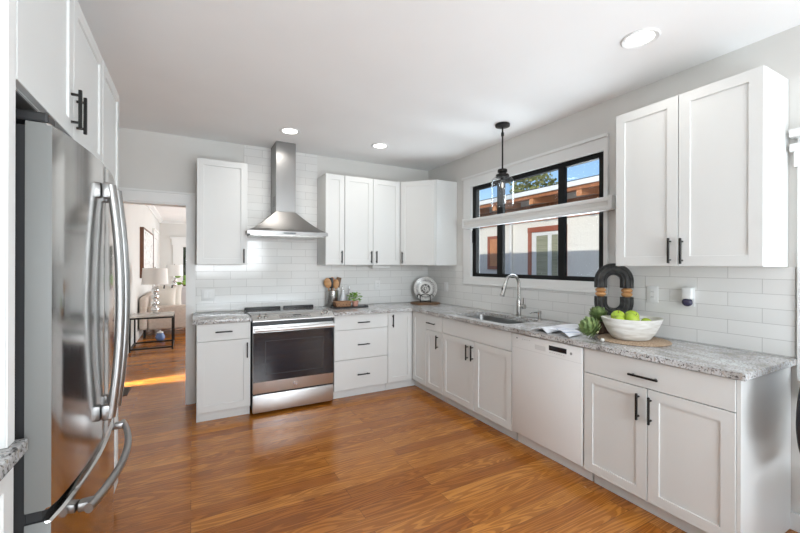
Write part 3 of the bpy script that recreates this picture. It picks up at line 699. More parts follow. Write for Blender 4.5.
# ------------------------------------------------------------------ refrigerator
fy0, fy1 = 1.328, 2.243; fm = (fy0 + fy1) / 2
t = thing('refrigerator', 'stainless french-door refrigerator with bottom freezer drawer at the left', 'refrigerator', (-.7, fm, 0))
bm = nb(); box(bm, -1.06, -.408, fy0 + .004, fy1 - .004, .03, 1.765); obj('case', bm, M['fridge_side'], t)
bm = nb(); box(bm, -.4075, -.378, fy0 + .008, fy1 - .008, .06, 1.765); obj('gasket', bm, M['rubber'], t)
def fx_(y): return -.322 + .040 * (1 - ((y - fm) / (fy1 - fm)) ** 2)
def fdoor(name, ya, yb, z0, z1, xb=-.3775):
    n = 14; bm = nb(); r = .010; loops = []
    sec = []
    for i in range(n + 1):
        y = ya + (yb - ya) * i / n; sec.append((y, fx_(y)))
    # round the two vertical edges a little
    y_, x_ = sec[0]; pts = [(xb, y_)] + [(x_ - .012, y_), (x_ - .003, y_ + .003)] + [(x, y) for y, x in sec[1:-1]] + [(sec[-1][1] - .003, sec[-1][0] - .003), (sec[-1][1] - .012, sec[-1][0]), (xb, sec[-1][0])]
    pts = [(p[0], p[1]) for p in pts]
    cxm = sum(p[0] for p in pts) / len(pts); cym = (ya + yb) / 2
    def sh(k): return [(xb + (x - xb) * (1 - k * .10) if x > xb + .001 else x, y + (cym - y) * k * .004 / abs(yb - ya)) for x, y in pts]
    for z, k in ((z0, 1), (z0 + .006, 0), (z1 - .006, 0), (z1, 1)): loops.append([(x, y, z) for x, y in sh(k)])
    loft(bm, loops); o = obj(name, bm, M['fsteel'], t, smooth=35)
    o.data.materials.append(M['fridge_side'])
    for p in o.data.polygons:
        if abs(p.normal.y) > .9: p.material_index = 1
    return o
d1 = fdoor('upper_door', fy0, fm - .003, .757, 1.775); d2 = fdoor('upper_door', fm + .003, fy1, .757, 1.775)
d3 = fdoor('freezer_drawer', fy0, fy1, .07, .727)
bm = nb(); box(bm, -.3775, -.345, fy0 + .01, fy1 - .01, .7275, .7565); obj('drawer_gap', bm, M['rubber'], t)
def vhandle(y, door, sgn):
    bm = nb(); z0, z1 = .85, 1.69; pts = []
    for i in range(25):
        s = i / 24; z = z0 + (z1 - z0) * s; b = 1 - (2 * s - 1) ** 2
        pts.append((fx_(y) + .026 + .028 * b, y, z))
    pf = [(.9 * cos(2 * pi * k / 14), 1.25 * sin(2 * pi * k / 14)) for k in range(14)]
    tube(bm, pts, .0165, prof=pf, up=Vector((1, 0, 0)))
    for zz in (z0 + .02, z1 - .02): box(bm, fx_(y) + .0005, fx_(y) + .034, y - .018, y + .018, zz - .028, zz + .028, bev=.008)
    obj('handle', bm, M['steelv'], door, smooth=40)
vhandle(fm - .062, d1, -1); vhandle(fm + .062, d2, 1)
bm = nb(); pts = []
for i in range(25):
    s = i / 24; y = fy0 + .125 + (fy1 - fy0 - .20) * s; b = 1 - (2 * s - 1) ** 2
    pts.append((fx_(y) + .034 + .026 * b, y, .672))
tube(bm, pts, .0135, prof=[(1.1 * cos(2 * pi * k / 14), .9 * sin(2 * pi * k / 14)) for k in range(14)])
for p in (pts[1], pts[-2]): box(bm, fx_(p[1]) + .0005, p[0] + .006, p[1] - .018, p[1] + .018, .658, .686, bev=.006)
obj('handle', bm, M['steelv'], d3, smooth=40)
for y in (fy0 + .01, fy1 - .075):
    bm = nb(); box(bm, -.50, -.335, y, y + .065, 1.778, 1.806, bev=.006); obj('hinge_cover', bm, M['blackp'], t)
for y in (fy0 + .08, fy1 - .08):
    for x in (-.98, -.45): bm = nb(); lathe(bm, [(.025, .0005), (.025, .0295)], (x, y, 0), 14); obj('foot', bm, M['blackp'], t)
bm = nb(); box(bm, -.406, -.385, fy0 + .02, fy1 - .02, .012, .058); obj('base_grille', bm, M['blackp'], t)

# ------------------------------------------------------------------ ceiling lights
canprof = [(.095, 0), (.097, -.004), (.090, -.009), (.072, -.004), (.070, -.001)]
def can(loc, label, power):
    t = thing('recessed_light', label, 'ceiling light', (loc[0], loc[1], ZC), 'recessed ceiling lights')
    bm = nb(); lathe(bm, [(r, z - .0004) for r, z in canprof], (loc[0], loc[1], ZC), 36, True, False); obj('trim_ring', bm, M['white'], t, smooth=40)
    bm = nb(); lathe(bm, [(.068, -.0006), (.066, -.0035)], (loc[0], loc[1], ZC), 36); obj('lens', bm, M['lamp_on'], t)
    l = bpy.data.lights.new('downlight', 'AREA'); l.shape = 'DISK'; l.size = .13; l.energy = power; l.color = (1, .96, .90); l.spread = radians(150)
    o = bpy.data.objects.new('downlight', l); COL.objects.link(o); o.location = (loc[0], loc[1], ZC - .012)
can((2.214, 1.246), 'round recessed ceiling light nearest the camera, right of centre', 1.2)
can((.825, 3.725), 'round recessed ceiling light in front of the range hood', 3.5)
can((1.775, 3.715), 'round recessed ceiling light in front of the two-door wall cabinet', 1.6)

# pendant
px, py = 2.475, 2.605
t = thing('pendant_light', 'black pendant lamp with clear glass jar shade over the sink', 'pendant light', (px, py, ZC))
bm = nb(); lathe(bm, [(.064, -.0005), (.066, -.006), (.064, -.022), (.03, -.028), (.012, -.032)], (px, py, ZC), 32); obj('canopy', bm, M['black'], t, smooth=40)
bm = nb(); tube(bm, [(px, py, ZC - .03), (px, py, 2.275)], .0075, 12); lathe(bm, [(.011, -.075), (.013, -.08), (.013, -.105), (.011, -.11)], (px, py, ZC), 14); obj('rod', bm, M['black'], t, smooth=40)
bm = nb(); lathe(bm, [(.012, .075), (.040, .07), (.043, .062), (.043, .045), (.032, .04), (.034, .03), (.056, .024), (.060, .015), (.060, 0), (.05, -.004)], (px, py, 2.203), 32); obj('socket_cap', bm, M['black'], t, smooth=40)
bm = nb(); lathe(bm, [(.058, .006), (.080, 0), (.096, -.014), (.101, -.04), (.101, -.235), (.096, -.252), (.0935, -.252), (.097, -.235), (.097, -.04), (.092, -.016), (.078, -.004)], (px, py, 2.196), 40, False, False); obj('glass_jar', bm, M['jar'], t, smooth=60)
bm = nb(); lathe(bm, [(.013, .0), (.014, -.02), (.022, -.045), (.03, -.07), (.028, -.09), (.016, -.105), (.002, -.11)], (px, py, 2.196), 20, True, False); obj('bulb', bm, M['jar'], t, smooth=60)
bm = nb(); lathe(bm, [(.016, .0), (.016, -.03)], (px, py, 2.199), 16); obj('lamp_holder', bm, M['black'], t, smooth=40)
bm = nb(); lathe(bm, [(.005, -.04), (.009, -.055), (.009, -.08), (.004, -.09)], (px, py, 2.196), 10); obj('filament', bm, M['bulb'], t, smooth=True)

# window shade across the middle of the window
t = thing('window_shade', 'white folded shade rail crossing the middle of the window', 'window shade', (XW - .06, 2.63, 1.84))
sy0, sy1 = 1.745, 3.535
bm = nb(); box(bm, XW - .085, XW - .025, sy0 + .03, sy1 - .01, 1.890, 1.925, bev=.004); obj('top_rail', bm, M['trim'], t, smooth=30)
bm = nb()
for i in range(5): box(bm, XW - .080, XW - .030, sy0 + .035, sy1 - .014, 1.860 + i * .006, 1.865 + i * .006)
obj('pleated_fabric', bm, M['offwhite'], t)
bm = nb(); box(bm, XW - .085, XW - .025, sy0 + .03, sy1 - .01, 1.822, 1.8585, bev=.004); obj('bottom_rail', bm, M['trim'], t, smooth=30)
for y in (sy0, sy1 - .009):
    bm = nb(); box(bm, XW - .088, XW - .021, y, y + .029 if y == sy0 else y + .012, 1.828, 1.932, bev=.002); obj('bracket', bm, M['trim'], t)

# ------------------------------------------------------------------ outlets and switches
def plate(run_m, label, w=.075, h=.115, kind='outlet', n=1):
    o3 = run_m @ Vector((0, 0, 0))
    t = thing('wall_outlet' if kind == 'outlet' else 'light_switch', label, 'outlet' if kind == 'outlet' else 'switch', o3, 'wall plates')
    bm = nb(); box(bm, -w / 2, w / 2, -h / 2, h / 2, .0005, .006, bev=.002); xform(bm, run_m); obj('cover_plate', bm, M['white'], t, smooth=30)
    for i in range(n):
        u = (i - (n - 1) / 2) * .046
        bm = nb(); box(bm, u - .0165, u + .0165, -.034, .034, .0062, .009, bev=.001); xform(bm, run_m); ins = obj('insert', bm, M['trim'], t)
        if kind == 'outlet':
            bm = nb()
            for s in (-1, 1):
                for q in (-.006, .006): box(bm, u + q - .001, u + q + .001, s * .018 - .004, s * .018 + .005, .0092, .0097)
            xform(bm, run_m); obj('slots', bm, M['rubber'], ins)
    return t
PB = lambda x, z: frame_m((x, YW - .0087, z), (1, 0, 0), (0, 0, 1), (0, -1, 0))
PR = lambda y, z: frame_m((XW - .0087, y, z), (0, -1, 0), (0, 0, 1), (-1, 0, 0))
plate(PB(.149, 1.089), 'white double switch plate above the counter left of the stove', .12, .115, 'switch', 2)
plate(PB(2.065, 1.150), 'white outlet on the back wall between plant and plate')
plate(PR(3.953, 1.13), 'white switch plate on the window wall beside the corner plate', kind='switch')
plate(PR(1.497, 1.205), 'white outlet on the tile behind the bowl of apples')
t = thing('plug_in_freshener', 'small white plug-in with dark violet base on an outlet under the large wall cabinet', 'air freshener', (XW - .01, 1.272, 1.15))
P4 = PR(1.272, 1.205)
bm = nb(); box(bm, -.055, .02, -.06, .06, .0005, .006, bev=.002); xform(bm, PR(1.262, 1.203)); obj('cover_plate', bm, M['white'], t, smooth=30)
bm = nb(); box(bm, -.027, .027, -.015, .06, .0065, .045, bev=.008); xform(bm, P4); obj('body', bm, M['white'], t, smooth=30)
bm = nb(); ball(bm, (0, 0, 0), .030, (1, .9, .75)); xform(bm, P4 @ Matrix.Translation((0, -.034, .031))); obj('scent_bulb', bm, M['violet'], t, smooth=True)
t = thing('under_cabinet_light', 'small white light bar under the two-door wall cabinet', 'light', (2.05, 4.2, 1.37))
boxobj('housing', M['white'], t, 1.93, 2.17, 4.24, 4.36, 1.365, 1.399, bev=.004); boxobj('lens', M['trim'], t, 1.95, 2.15, 4.26, 4.34, 1.360, 1.3648)

# ------------------------------------------------------------------ things on the back counter
t = thing('serving_tray', 'flat black tray on the counter under the wicker basket and plant', 'tray', (1.60, 4.15, CT))
bm = nb(); box(bm, 1.395, 1.80, 4.06, 4.235, CT + .0008, CT + .012, bev=.004); obj('tray_base', bm, M['blackp'], t, smooth=30)
bm = nb()
for s in (1.388, 1.802): tube(bm, [(s, 4.10, CT + .008), (s + (.014 if s > 1.6 else -.014), 4.12, CT + .012), (s + (.014 if s > 1.6 else -.014), 4.175, CT + .012), (s, 4.195, CT + .008)], .005, 8)
obj('grips', bm, M['blackp'], t, smooth=True)
kx, ky = 1.447, 4.300
t = thing('utensil_crock', 'brushed metal crock holding wooden spoons right of the stove', 'utensil holder', (kx, ky, CT))
bm = nb(); lathe(bm, [(.068, .0008), (.070, .004), (.070, .188), (.067, .190), (.065, .188), (.065, .01)], (kx, ky, CT), 36, True, True); obj('cup', bm, M['nickel'], t, smooth=40)
def spoon(dx, dy, lean, h, kind, label, mt):
    t = thing('wooden_spoon' if kind != 'spatula' else 'spatula', label, 'utensil', (kx + dx, ky + dy, CT + .02), 'utensils in the crock')
    p0 = Vector((kx + dx * .4, ky + dy * .4, CT + .014)); p1 = Vector((kx + dx + lean, ky + dy, CT + .014 + h))
    bm = nb(); tube(bm, [p0, p0.lerp(p1, .78)], [.0055, .006], 10); obj('shaft', bm, mt, t, smooth=True)
    c = p0.lerp(p1, .88); bm = nb()
    if kind == 'spoon': ball(bm, (0, 0, 0), 1, (.042, .010, .060))
    elif kind == 'round': ball(bm, (0, 0, 0), 1, (.033, .009, .055))
    else: box(bm, -.027, .027, -.005, .005, -.060, .060, bev=.004)
    xform(bm, Matrix.Translation(c) @ Matrix.Rotation(math.atan2(p1.x - p0.x, h), 4, 'Y') @ Matrix.Rotation(-.4, 4, 'Z')); obj('head', bm, mt, t, smooth=40)
spoon(-.034, -.012, -.036, .300, 'spoon', 'broad wooden spoon leaning left in the metal crock', M['wood'])
spoon(-.006, .012, -.010, .300, 'spatula', 'black spatula upright in the middle of the metal crock', M['blackp'])
spoon(.020, -.034, .014, .285, 'round', 'narrow wooden spoon in the middle of the metal crock', M['wood'])
spoon(.042, .012, .040, .305, 'spatula', 'dark brown wooden spatula leaning right in the metal crock', M['oakboard'])
spoon(.004, .038, .004, .315, 'round', 'pale wooden spoon at the back of the metal crock', M['raft'])
# clear oil bottles
def bottle(x, y, label):
    t = thing('oil_bottle', label, 'bottle', (x, y, CT), 'clear bottles')
    bm = nb(); lathe(bm, [(.029, .0008), (.031, .006), (.031, .11), (.024, .135), (.011, .15), (.010, .178), (.0125, .18), (.0125, .186)], (x, y, CT), 22); obj('glass_body', bm, mat('frosted_white_glass', (.76, .77, .78), .25), t, smooth=40)
    bm = nb(); lathe(bm, [(.010, .1865), (.009, .20), (.004, .205), (.0035, .24), (.002, .243)], (x, y, CT), 12); obj('pourer', bm, M['chrome'], t, smooth=40)
bottle(1.575, 4.31, 'left one of two clear bottles with pourers behind the wicker basket')
bottle(1.660, 4.32, 'right one of two clear bottles with pourers behind the wicker basket')
# wicker basket
t = thing('wicker_basket', 'small brown wicker basket on the black tray', 'basket', (1.515, 4.14, CT + .013))
bz = CT + .0125; bm = nb()
def bl(e, z): return [(x, y, bz + z) for x, y in rrect(1.51, 4.145, .088 + e, .055 + e, .02, 4)]
loft(bm, [bl(-.01, 0), bl(0, .003), bl(.006, .055), bl(.001, .055), bl(-.006, .006)], True, True); obj('walls', bm, M['wicker'], t)
bm = nb()
lp = bl(.005, .057); tube(bm, [Vector(lp[i % len(lp)]) for i in range(len(lp) + 1)], .005, 8); obj('woven_bands', bm, mat('pale_cane', (.45, .25, .13), .7), t, smooth=True)
bm = nb(); lp0 = bl(.007, .005); lp1 = bl(.010, .052); n = len(lp0)
P_ = lambda lp, s: Vector(lp[int(s) % n]).lerp(Vector(lp[(int(s) + 1) % n]), s - int(s))
# lattice strips on the front face
for i in range(9):
    x = 1.43 + i * .018
    for s in (-1, 1): tube(bm, [(x, 4.145 - .0635, bz + .008), (x + s * .018, 4.145 - .0655, bz + .050)], .0021, 6)
obj('lattice', bm, mat('pale_cane_lattice', (.55, .33, .19), .7), t, smooth=True)
# potted herb
qx, qy = 1.664, 4.135
t = thing('potted_herb', 'small leafy green herb in a pink clay pot on the black tray', 'potted plant', (qx, qy, CT + .013))
bm = nb(); lathe(bm, [(.028, 0), (.030, .003), (.038, .05), (.041, .052), (.041, .062), (.035, .062), (.034, .05)], (qx, qy, CT + .0125), 26); obj('pot', bm, M['terra'], t, smooth=40)
bm = nb(); rnd = random.Random(3)
for i in range(75):
    a = rnd.uniform(0, 2 * pi); el = rnd.uniform(-.15, 1.45); r = .098 * rnd.uniform(.55, 1.)
    c = Vector((qx - .008 + r * cos(a) * cos(el), qy + r * sin(a) * cos(el), CT + .085 + r * .95 * sin(el)))
    s0 = len(bm.verts); L_ = rnd.uniform(.026, .042); w_ = L_ * .36
    vs_ = [(-L_ / 2, 0, 0), (-.1 * L_, -w_, .004), (-.1 * L_, w_, .004), (L_ / 4, -w_ * .75, .003), (L_ / 4, w_ * .75, .003), (L_ / 2, 0, -.003), (-.1 * L_, 0, -.002), (L_ / 4, 0, -.003)]
    V_ = [bm.verts.new(v) for v in vs_]
    for f in ((0, 1, 6), (0, 6, 2), (1, 3, 7, 6), (6, 7, 4, 2), (3, 5, 7), (7, 5, 4)): bm.faces.new([V_[k] for k in f])
    xf = Matrix.Translation(c) @ Matrix.Rotation(a, 4, 'Z') @ Matrix.Rotation(-el * .5 + rnd.uniform(-.5, .5), 4, 'Y') @ Matrix.Rotation(rnd.uniform(-.6, .6), 4, 'X')
    for v in V_: v.co = xf @ v.co
obj('leaves', bm, M['leaf'], t, smooth=True)
bm = nb()
for i in range(7): a = i * .9; tube(bm, [(qx + .008 * cos(a), qy + .008 * sin(a), CT + .055), (qx + .035 * cos(a), qy + .035 * sin(a), CT + .13)], .002, 6)
obj('stems', bm, M['arti'], t, smooth=True)

# corner: round board, plate on stand
gx, gy = 2.622, 4.135
bm = nb(); lathe(bm, [(.185, .0008), (.19, .003), (.19, .011), (.186, .013)], (gx, gy, CT), 56)
tag(obj('round_board', bm, M['oakboard'], None, smooth=40, loc=(gx, gy, CT)), 'round brown wooden board on the counter in the far corner', 'cutting board')
vd = Vector((gx, gy, 0)).normalized(); rt = Vector((vd.y, -vd.x, 0))
px_, py_ = gx + .03, gy + .045
tilt = radians(14)
nrm = (-vd * cos(tilt) + Vector((0, 0, sin(tilt)))).normalized(); up = nrm.cross(rt).normalized(); 
if up.z < 0: up = -up
pc = Vector((px_, py_, CT + .014 + .024 + .150 * cos(tilt)))
bm = nb(); prof = [(.001, 0), (.09, 0), (.10, .004), (.15, .014), (.1505, .017), (.149, .0185), (.10, .009), (.088, .0045), (.001, .0045)]
lathe(bm, prof, (0, 0, 0), 56, False, False); pm = frame_m(pc, rt, up, rt.cross(up))
if (rt.cross(up)).dot(nrm) < 0: pm = frame_m(pc, -rt, up, (-rt).cross(up))
me_o = obj('dinner_plate', bm, M['plate'], None, smooth=40); me_o.matrix_world = pm
tag(me_o, 'white patterned plate with dark rings standing upright in the corner', 'plate')
t = thing('plate_stand', 'black scrolled wire stand holding the patterned plate', 'plate stand', (px_, py_, CT + .0135))
bz = CT + .0195
bm = nb()
for s in (-1, 1):
    b = Vector((px_, py_, bz)) + rt * (s * .065)
    f = -vd
    base = pc - up * .150 + nrm * .009
    bb = Vector((base.x, base.y, 0)) + rt * (s * .065)
    q = [b + vd * .075, b, b + f * .070]
    tube(bm, q, .006, 8)
    tube(bm, [b + f * .070, b + f * .072 + Vector((0, 0, .045)), b + f * .070 + rt * (-s * .006) + Vector((0, 0, .080)), b + f * .070 + rt * (s * .014) + Vector((0, 0, .096)), b + f * .070 + rt * (s * .034) + Vector((0, 0, .088)), b + f * .070 + rt * (s * .034) + Vector((0, 0, .066))], .006, 8)
tube(bm, [Vector((px_, py_, bz)) + rt * s_ + vd * .03 for s_ in (-.065, .065)], .004, 8)
tube(bm, [Vector((px_, py_, bz + .08)) - vd * .070 + rt * s_ + Vector((0, 0, .022 * (1 - (s_ / .06) ** 2))) for s_ in (-.06, -.03, 0, .03, .06)], .0055, 8)
obj('front_scrolls', bm, M['black'], t, smooth=True)
bm = nb()
for s in (-1, 1):
    b = Vector((px_, py_, bz)) + rt * (s * .065)
    tube(bm, [b + vd * .075, b + vd * .085 + Vector((0, 0, .10)), b + vd * .09 + Vector((0, 0, .16))], .004, 8)
obj('back_supports', bm, M['black'], t, smooth=True)

# ------------------------------------------------------------------ things on the right counter
# towel
t = thing('kitchen_towel', 'folded white tea towel with blue stripes on the counter beside the sink', 'towel', (2.5, 1.95, CT))
bm = nb()
def towel_sheet(ya, yb, hump, xa, xb, lift, mode=0, n=26, k=12):
    top = []
    for j in range(k + 1):
        u = j / k; row = []
        x = xa + (xb - xa) * u
        for i in range(n + 1):
            s = i / n; y = ya + (yb - ya) * s
            h = hump * (sin(pi * s) ** 1.2 if mode == 0 else cos(pi / 2 * min(1, s * 1.02)) ** .9) * (1 - .5 * u)
            z = CT + lift + .004 + max(0, h) + .001 * sin(9 * u + 5 * s)
            row.append(Vector((x + .02 * sin(4 * s), y + .03 * u, max(z, CT + lift + .0015))))
        top.append(row)
    th = .006
    T = [[bm.verts.new(p + Vector((0, 0, th))) for p in r] for r in top]; Bt = [[bm.verts.new(p) for p in r] for r in top]
    for j in range(k):
        for i in range(n):
            bm.faces.new((T[j][i], T[j][i + 1], T[j + 1][i + 1], T[j + 1][i])); bm.faces.new((Bt[j][i], Bt[j + 1][i], Bt[j + 1][i + 1], Bt[j][i + 1]))
    for j in range(k):
        bm.faces.new((T[j][0], T[j + 1][0], Bt[j + 1][0], Bt[j][0])); bm.faces.new((T[j][n], Bt[j][n], Bt[j + 1][n], T[j + 1][n]))
    for i in range(n):
        bm.faces.new((T[0][i], Bt[0][i], Bt[0][i + 1], T[0][i + 1])); bm.faces.new((T[k][i], T[k][i + 1], Bt[k][i + 1], Bt[k][i]))
towel_sheet(2.07, 1.905, .020, 2.255, 2.70, 0)
obj('back_fold', bm, M['towel_w'], t, smooth=True)
bm = nb(); towel_sheet(1.90, 1.722, .032, 2.255, 2.44, .002, 1); obj('front_fold', bm, M['towel'], t, smooth=True)

# artichokes
def artichoke(c, r, axis, label):
    t = thing('artichoke', label, 'artichoke', c, 'green artichokes on the counter')
    axis = Vector(axis).normalized(); q = Vector((0, 0, 1)).rotation_difference(axis).to_matrix().to_4x4(); mm = Matrix.Translation(c) @ q
    bm = nb(); ball(bm, (0, 0, 0), r * .86, (1, 1, 1.05)); rnd = random.Random(int(c[1] * 1000))
    for ring in range(9):
        th = radians(150 - ring * 16.5); n = max(4, int(7.5 * sin(th) + 2.5))
        for i in range(n):
            a = 2 * pi * (i + .5 * (ring % 2)) / n + rnd.uniform(-.07, .07); s = r * (.72 if ring < 7 else .55) * rnd.uniform(.92, 1.08)
            w_ = s * .52
            pts = [(-w_ * .8, 0, 0), (0, 0, .10 * s), (w_ * .8, 0, 0), (-w_, s * .5, .06 * s), (0, s * .5, .20 * s), (w_, s * .5, .06 * s), (-w_ * .45, s * .85, .10 * s), (0, s * 1.05, .14 * s), (w_ * .45, s * .85, .10 * s), (0, s * .5, -.02 * s)]
            V_ = [bm.verts.new(p) for p in pts]
            for f in ((0, 1, 4, 3), (1, 2, 5, 4), (3, 4, 7, 6), (4, 5, 8, 7), (3, 6, 7, 9), (9, 7, 8, 5), (0, 3, 9), (2, 9, 5), (0, 9, 2, 1)):
                bm.faces.new([V_[k] for k in f])
            d = Vector((sin(th) * cos(a), sin(th) * sin(a), cos(th))); upv = Vector((0, 0, 1)) - d * d.z; upv = upv.normalized(); rgt = upv.cross(d)
            m_ = frame_m(d * (r * .86) * 1.0 - upv * s * .35, rgt, (upv + d * .75).normalized(), d)
            for v in V_: v.co = m_ @ v.co
    xform(bm, mm); obj('bracts', bm, M['arti'], t)
    bm = nb(); tube(bm, [(0, 0, -r * .8), (0, 0, -r * 1.18)], [r * .2, r * .17], 12); xform(bm, mm); obj('stem', bm, mat('pale_cut_stem', (.42, .40, .22), .8), t, smooth=40)
artichoke((2.342, 1.642, CT + .079), .053, (-.35, .75, .55), 'front artichoke lying at the counter edge beside the white bowl')
artichoke((2.542, 1.716, CT + .0875 + .056), .046, (.0, .02, 1), 'rear artichoke between the black loop vase and the front artichoke')

# placemat, bowl, apples
bx_, by_ = 2.545, 1.482
bm = nb(); prof = [(.001, .0008), (.205, .0008), (.21, .004)]
for i in range(14): r = .205 - i * .0145; prof += [(r, .0085), (r - .0072, .0062)]
prof += [(.001, .007)]
lathe(bm, prof, (bx_ - .0, by_ - .01, CT), 56, False, False)
tag(obj('placemat', bm, M['jute'], None, smooth=60, loc=(bx_, by_, CT)), 'round woven jute placemat under the white bowl', 'placemat')
r2 = Vector((.86, -.51, 0)); r3 = Vector((.51, .86, 0))
def oval(a, b, z, lift=0., n=44):
    return [tuple(Vector((bx_, by_, CT + .0095 + z + lift * (abs(cos(2 * pi * i / n)) ** 2.5))) + r2 * (a * cos(2 * pi * i / n)) + r3 * (b * sin(2 * pi * i / n))) for i in range(n)]
bm = nb(); loft(bm, [oval(.105, .080, 0), oval(.115, .087, .006), oval(.146, .11, .045), oval(.172, .127, .096, .003), oval(.188, .136, .134, .006), oval(.182, .130, .136, .006), oval(.166, .119, .096, .003), oval(.138, .102, .045), oval(.09, .065, .016)], True, True)
tag(obj('fruit_bowl', bm, M['bowlm'], None, smooth=50, loc=(bx_, by_, CT + .009)), 'oval whitewashed wooden bowl of green apples', 'bowl')
def apple(c, r, rot, label):
    t = thing('green_apple', label, 'apple', c, 'green apples in the bowl')
    bm = nb(); prof = []
    for i in range(17):
        a = -pi / 2 + pi * i / 16; rr = r * cos(a) * (1 + .06 * sin(a)); z = r * .92 * sin(a)
        k = max(0, 1 - rr / (r * .5)); z += (-.34 * r * k * k if a > 0 else .22 * r * k * k); prof.append((rr, z))
    lathe(bm, prof, (0, 0, 0), 26); mm = Matrix.Translation(c) @ Matrix.Rotation(rot[0], 4, 'X') @ Matrix.Rotation(rot[1], 4, 'Y')
    xform(bm, mm); obj('fruit', bm, M['apple'], t, smooth=60)
    bm = nb(); tube(bm, [(0, 0, r * .62), (.003, .002, r * .9), (.007, .004, r * 1.08)], [.0015, .0017, .0022], 7); xform(bm, mm); obj('stem', bm, M['stem'], t, smooth=True)
bb = CT + .0095
def ap(u, v, z, r, rot, label): p = Vector((bx_, by_, bb + z)) + r2 * u + r3 * v; apple(tuple(p), r, rot, label)
ap(-.064, .045, .138, .044, (.3, -.4), 'left rear green apple in the whitewashed bowl')
ap(.036, .062, .138, .044, (-.2, .5), 'right rear green apple in the whitewashed bowl')
ap(-.010, -.024, .130, .043, (.6, .2), 'middle front green apple in the whitewashed bowl')
ap(-.098, -.030, .122, .036, (-.5, -.5), 'leftmost green apple half hidden by the rim of the whitewashed bowl')
ap(.084, -.020, .104, .036, (.2, .8), 'low right green apple inside the whitewashed bowl')
# small wooden bead beside the mat
bm = nb(); ball(bm, (2.318, 1.535, CT + .0125), .012); tag(obj('wooden_bead', bm, M['bowlm'], None, smooth=True, loc=(2.318, 1.535, CT)), 'small pale round bead at the counter edge by the placemat', 'bead')

# black loop vase
vx, vy = 2.690, 1.697
RZ = .088
t = thing('loop_vase', 'black fluted oval loop sculpture with wooden joints behind the bowl', 'vase', (vx, vy, CT + RZ))
vN = Vector((-.80, -.60, 0)).normalized(); vU = Vector((vN.y, -vN.x, 0)); vU = vU if vU.dot(Vector((.88, -.48, 0))) > 0 else -vU
W2, Hh = .083, .420; tr = .0435
pf = []
for k in range(48):
    a = 2 * pi * k / 48; rad = 1 + .07 * (1 if k % 4 < 2 else -1)
    sq = lambda v: math.copysign(abs(v) ** .75, v)
    pf.append((rad * sq(cos(a)) * 1.05, rad * sq(sin(a)) * .92))
def vpt(u, z): return Vector((vx, vy, CT + RZ)) + vU * u + Vector((0, 0, z))
zc1 = Hh - tr - W2 * 1.0; zj1, zj0 = .242, .176
bm = nb(); pts = [vpt(-W2, zj1)] + [vpt(-W2 * cos(a), zc1 + W2 * 1.0 * sin(a)) for a in [i / 18 * pi for i in range(19)]] + [vpt(W2, zj1)]
tube(bm, pts, tr, prof=pf, up=vN); obj('upper_arch', bm, M['fluted'], t, smooth=35)
bm = nb(); zc0 = tr * 1.13 + W2 + .002; pts = [vpt(-W2, zj0)] + [vpt(-W2 * cos(a), zc0 - W2 * sin(a)) for a in [i / 18 * pi for i in range(19)]] + [vpt(W2, zj0)]
tube(bm, pts, tr, prof=pf, up=vN); obj('lower_arch', bm, M['fluted'], t, smooth=35)
for s in (-1, 1):
    p = vpt(s * W2, zj0 + .001); h = zj1 - zj0 - .002
    bm = nb(); lathe(bm, [(.022, 0), (.034, h * .16), (.037, h * .28), (.033, h * .42), (.024, h * .5), (.033, h * .58), (.037, h * .72), (.034, h * .84), (.022, h)], p, 26); obj('wooden_joint', bm, M['wood'], t, smooth=True)

# dark riser carrying the loop and the rear artichoke
bm = nb(); prism(bm, [(-.145, -.062), (.05, -.062), (.05, 0), (-.068, .062), (-.068, .112), (-.145, .112)], .0008, .0865)
xform(bm, frame_m((vx, vy, CT), vU, vN, (0, 0, 1)))
tag(obj('wooden_riser', bm, M['riser'], None, smooth=30, loc=(vx, vy, CT)), 'low dark wooden riser under the black loop sculpture behind the bowl', 'riser')

# ------------------------------------------------------------------ black round-backed chair at the right edge
hx, hy = 2.472, .41
t = thing('dining_chair', 'black round-backed chair just entering the picture at the right edge', 'chair', (hx, hy, 0))
bm = nb(); loops = []
def disc(y, r, n=40): return [(hx + r * cos(2 * pi * i / n), y, .745 + r * 1.05 * sin(2 * pi * i / n)) for i in range(n)]
loft(bm, [disc(hy + .21, .225), disc(hy + .20, .245), disc(hy + .18, .245), disc(hy + .165, .225)]); obj('backrest', bm, M['chair'], t, smooth=50)
bm = nb(); loft(bm, [[(x, y, z) for x, y in rrect(hx, hy - .06, .20 - e, .21 - e, .08)] for z, e in ((.40, .01), (.41, 0), (.44, 0), (.455, .02))]); obj('seat', bm, M['chair'], t, smooth=40)
for sx in (-.15, .15):
    for sy in (-.21, .09): bm = nb(); tube(bm, [(hx + sx * 1.1, hy + sy * 1.1, .0005), (hx + sx, hy + sy, .399)], [.012, .018], 10); obj('leg', bm, M['chair'], t, smooth=40)
for sx in (-.08, .08): bm = nb(); tube(bm, [(hx + sx, hy + .12, .41), (hx + sx, hy + .185, .56)], .012, 8); obj('back_post', bm, M['chair'], t, smooth=True)

# ------------------------------------------------------------------ front room seen through the opening
t = thing('floor_register', 'dark floor vent on the boards just beyond the doorway', 'floor vent', (-.665, 5.15, 0))
boxobj('frame', M['grille'], t, -.73, -.60, 4.98, 5.30, .0005, .006)
bm = nb()
for i in range(12): box(bm, -.715, -.615, 5.0 + i * .024, 5.008 + i * .024, .0062, .0075)
obj('louvers', bm, M['blackp'], t)
